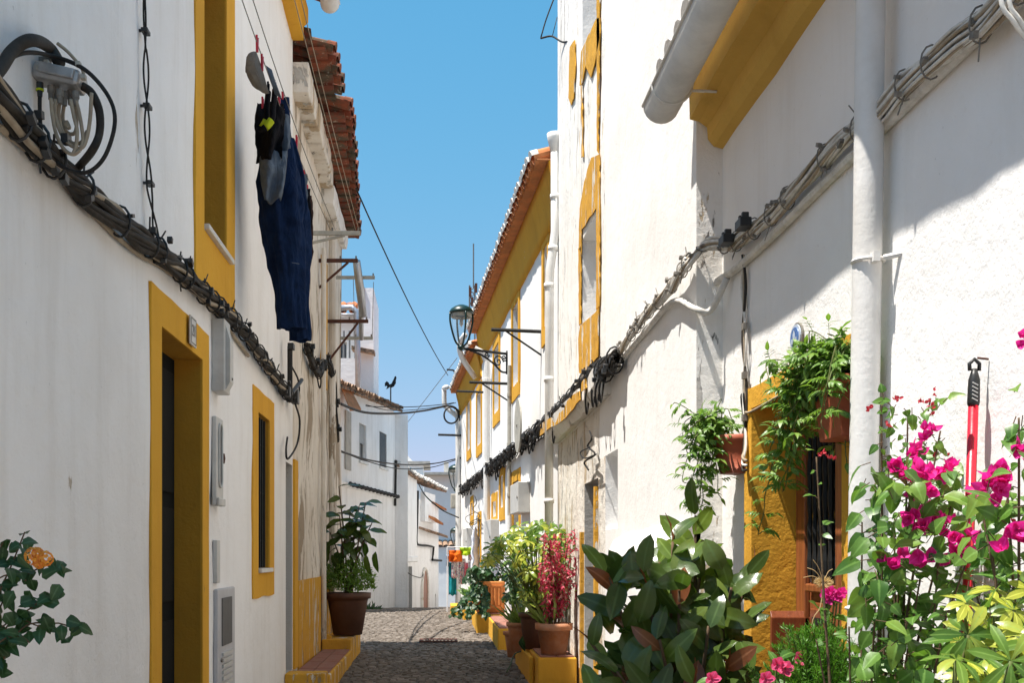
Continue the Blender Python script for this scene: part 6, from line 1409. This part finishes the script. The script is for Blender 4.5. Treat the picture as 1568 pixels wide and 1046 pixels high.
# left pot: rubber plant and bush
r_ = random.Random(71); base = V((-1.03, 12.65, -.915)); t = T('rubber_plant', 'thin rubber plant with a leafy bush in a big brown pot on the left step', 'potted plant', base)
add_pot(t, base, .165, .245, .48, 'dark_pot', .05); st = MB(); lf = MB(); bu = MB()
for k, (x, y) in enumerate(((519, 745), (550, 775), (570, 800), (505, 815), (520, 790), (545, 800), (560, 770), (535, 780))):
    tip = at(x, y, 12.6+r_.uniform(-.1, .1)); root = base+V((r_.uniform(-.05, .05), 0, .42)); P = smoothpath([root, root.lerp(tip, .5)+V((.0, 0, .1)), tip], 7); st.tube(P, [.014-.008*i/len(P) for i in range(len(P))], 6); d0 = V((0, 0, 1))
    for i in range(7 if k else 9):
        f = 1-i*.06*(1.4 if k == 0 else 1); p = P[int(f*(len(P)-1))]; a = i*2.4+k; dd = V((math.cos(a), math.sin(a)*.6-.2, .25-.12*i)); lf.leaf(p, dd, V((0, -.5, 1))+rv(r_, .4), r_.uniform(.19, .27), .11, 0, 'oval', .12, r_.uniform(.2, .8), 6)
for x, y in ((508, 850), (512, 870), (505, 835), (575, 845), (560, 850)):
    lf.leaf(at(x, y, 12.5), V((r_.uniform(-.6, .6), -.2, -1)), V((-1, -1, .3)), .24, .10, 0, 'oval', .12, .4, 6)
for k in range(1500):
    a = r_.uniform(0, 6.28); rr = r_.random()**.5; p = base+V((.30*rr*math.cos(a), .26*rr*math.sin(a), .50+.42*r_.random()*(1-.55*rr*rr))); bu.leaf(p, rv(r_)+V((math.cos(a)*.5, math.sin(a)*.5-.1, .7)), rv(r_)+V((0, -.5, .7)), r_.uniform(.04, .075), .018, 0, 'lance', .2, .4, 3)
st.build('stem', 'bark', t, True); lf.build('foliage', 'l_rubber', t, True); bu.build('bushy_leaves', 'l_jas', t)
m = MB(); m.box(at(494, 984, 12.15), V((.05, .0, .09)), V((.0, .05, 0)), V((.05, 0, -.03))); tag(m.build('brick_shard', 'ochre_peel', None, bevel=.006), 'broken chunk of ochre plaster lying beside the brown pot', 'rubble')
grassy('weed_clump', 'low green weeds at the foot of the corner house', V((-1.55, 25.2, gz(25)-.25)), (.1, .12, .1, 'soil'), 420, .34, 'l_dark', 72, 2.6, .09, 'weeds', 'heart')

# lantana at the lower left
r_ = random.Random(81); base = V((-1.17, 2.9, gz(3))); t = T('lantana', 'dark leaved lantana with orange flower head against the left wall', 'potted plant', base); add_pot(t, base, .11, .15, .26)
st = MB(); lf = MB(); fl = MB()
def nodeleaf(p, s_, flat=0): lf.leaf(p, (rv(r_)+V((.15, -.2, -.35))).normalized(), V((.35, -.7, .5))+rv(r_, .4), s_*r_.uniform(.8, 1.2), s_*.68, 0, 'heart', .2, .4, 5)
for pts in ([(-60, 1150), (-20, 960), (20, 860), (38, 815)], [(-60, 1150), (0, 930), (60, 870), (98, 865)], [(-50, 1180), (0, 980), (50, 930), (90, 900)], [(-40, 1180), (20, 980), (80, 955), (118, 965)], [(-60, 1180), (-10, 1000), (30, 975), (45, 985)], [(-60, 1150), (-30, 900), (-5, 850), (5, 830)], [(-60, 1180), (-20, 1000), (20, 950), (60, 960)], [(-60, 1150), (-20, 920), (15, 880), (40, 890)]):
    Y = 2.95+r_.uniform(-.08, .08); P = resample(smoothpath([base+V((0, 0, .24))]+[at(x, y, Y) for x, y in pts], 6), .02); st.tube(P, [.005-.003*i/len(P) for i in range(len(P))], 5)
    for i in range(int(len(P)*.45), len(P)):
        if r_.random() < .95: nodeleaf(P[i]+rv(r_, .012), .045)
for x, y in ((25, 925), (35, 935), (15, 905), (60, 945), (55, 965), (40, 985), (10, 985), (85, 925), (95, 950), (70, 915), (100, 985), (115, 960), (40, 905), (58, 885), (20, 850), (50, 830), (85, 895), (95, 870), (30, 840), (5, 870), (0, 940), (5, 975)): nodeleaf(at(x+6, y, 2.92), .052)
for (x, y, s_) in ((52, 852, .022), (70, 856, .019), (60, 862, .014), (58, 848, .014)):
    c = at(x, y, 2.86)
    for k in range(34):
        zz = 1-2*(k+.5)/34; aa = k*2.4; d = V((math.cos(aa)*(1-zz*zz)**.5, -abs(math.sin(aa))*(1-zz*zz)**.5-.05, zz)).normalized(); p = c+d*s_; 
        for q in range(4): 
            o = (d.orthogonal().normalized()); o.rotate(Matrix.Rotation(q*1.57+k, 3, d)); fl.leaf(p, o+d*.5, d, .0065, .006, 0, 'oval', .1, .2, 3)
st.build('stem', 'bark', t, True); lf.build('foliage', 'l_dark', t, True); fl.build('flower_head', 'f_orange', t)

# feathery shrub, pink flowers, dried bouquet near the door
r_ = random.Random(85); base = V((1.14, 3.35, gz(3.3))); t = T('feathery_shrub', 'bright green feathery conifer shrub at the foot of the doorway', 'potted plant', base); add_pot(t, base, .12, .17, .28); m = MB(); st = MB()
for k in range(330):
    a = r_.uniform(0, 6.28); el = r_.uniform(.1, 1.5); rr = r_.uniform(.5, 1); d = V((math.cos(a)*math.cos(el), math.sin(a)*math.cos(el), math.sin(el))); c = V((1.14, 3.3, -.52)); tip = c+V((d.x*.21, d.y*.2, d.z*.30))*rr+rv(r_, .02); P = resample([c.lerp(tip, .45), tip, tip+d*.03], .01); st.tube(P, .0012, 3, cap=False)
    for p in P[1:]:
        for q in range(5): m.leaf(p, rv(r_)+d*.9+V((0, 0, .3)), rv(r_), r_.uniform(.014, .026), .0035, 0, 'lance', .1, .2, 2)
st.tube([base+V((0, 0, .2)), V((1.14, 3.3, -.5))], .014, 8); st.build('stem', 'bark', t); m.build('foliage', 'l_fern', t)
def flowers(name, label, base, pts, seed, pot, leafpts=(), fm='f_pink', fs=.03, cat='potted plant'):
    r_ = random.Random(seed); t = T(name, label, cat, base); add_pot(t, base, *pot); st = MB(); f = MB(); l_ = MB()
    for p in pts:
        f = MB(); P = smoothpath([base+V((0, 0, pot[2])), base.lerp(p, .6)+rv(r_, .02), p], 6); st.tube(P, .003, 5)
        for q in range(5): f.leaf(p, V((math.cos(q*1.257), -.4, math.sin(q*1.257))), V((0, -1, .3)), fs, fs*.75, 0, 'oval', .2, -.3, 5)
        f.build('flower', fm, t, True)
        for q in P[4:]: l_.leaf(q, rv(r_), V((0, -.6, .8)), .05, .022, 0, 'oval', .2, .4, 4)
    for p in leafpts: l_.leaf(p, rv(r_)+V((0, -.3, .3)), V((0, -.6, .8)), .075, .034, 0, 'oval', .2, .4, 5)
    st.build('stem', 'stem', t); l_.build('foliage', 'l_boug', t, True)
flowers('mandevilla', 'pink and white trumpet flowers peeping up at the bottom edge', V((.93, 3.3, gz(3.3))), [at(1190, 1018, 3.2), at(1202, 1024, 3.2), at(1172, 1040, 3.15), at(1090, 1040, 3.2), at(1225, 1008, 3.3)], 87, (.1, .14, .24), [at(x, y, 3.25) for x, y in ((1185, 1035), (1205, 1045), (1215, 1000), (1225, 990), (1150, 1048))])
flowers('geranium', 'deep pink geranium with a dried seed head before the wooden door', V((1.27, 3.8, gz(3.8))), [at(1262, 910, 3.75), at(1270, 906, 3.75), at(1278, 912, 3.75), at(1268, 918, 3.75), at(1288, 908, 3.75), at(1283, 914, 3.75)], 88, (.1, .14, .26), [at(x, y, 3.75) for x, y in ((1262, 930), (1270, 935), (1256, 940), (1275, 945))], 'f_mag', .026)
t = T('dried_flower', 'round straw coloured dried flower head with fine stalks', 'dried flower', at(1258, 960, 3.7)); m = MB(); c = at(1261, 893, 3.7)
for k in range(230): d = rv(r_).normalized(); d.z *= .5; m.leaf(c+d*.016, d+V((0, 0, .2)), rv(r_), .018, .003, 0, 'lance', .1, .3, 2)
m.build('seed_head', 'f_dry', t); m = MB()
m.tube(smoothpath([c, at(1256, 930, 3.7), at(1243, 960, 3.72), at(1245, 1060, 3.75), V((1.27, 3.8, gz(3.8)+.2))], 5), .002, 4)
for e in ((1236, 870), (1245, 858), (1275, 872), (1230, 885)): m.tube(smoothpath([c, at((1261+e[0])/2, (893+e[1])/2-6, 3.7), at(e[0], e[1], 3.7)], 4), .0012, 4)
m.build('stalk', 'f_dry', t)
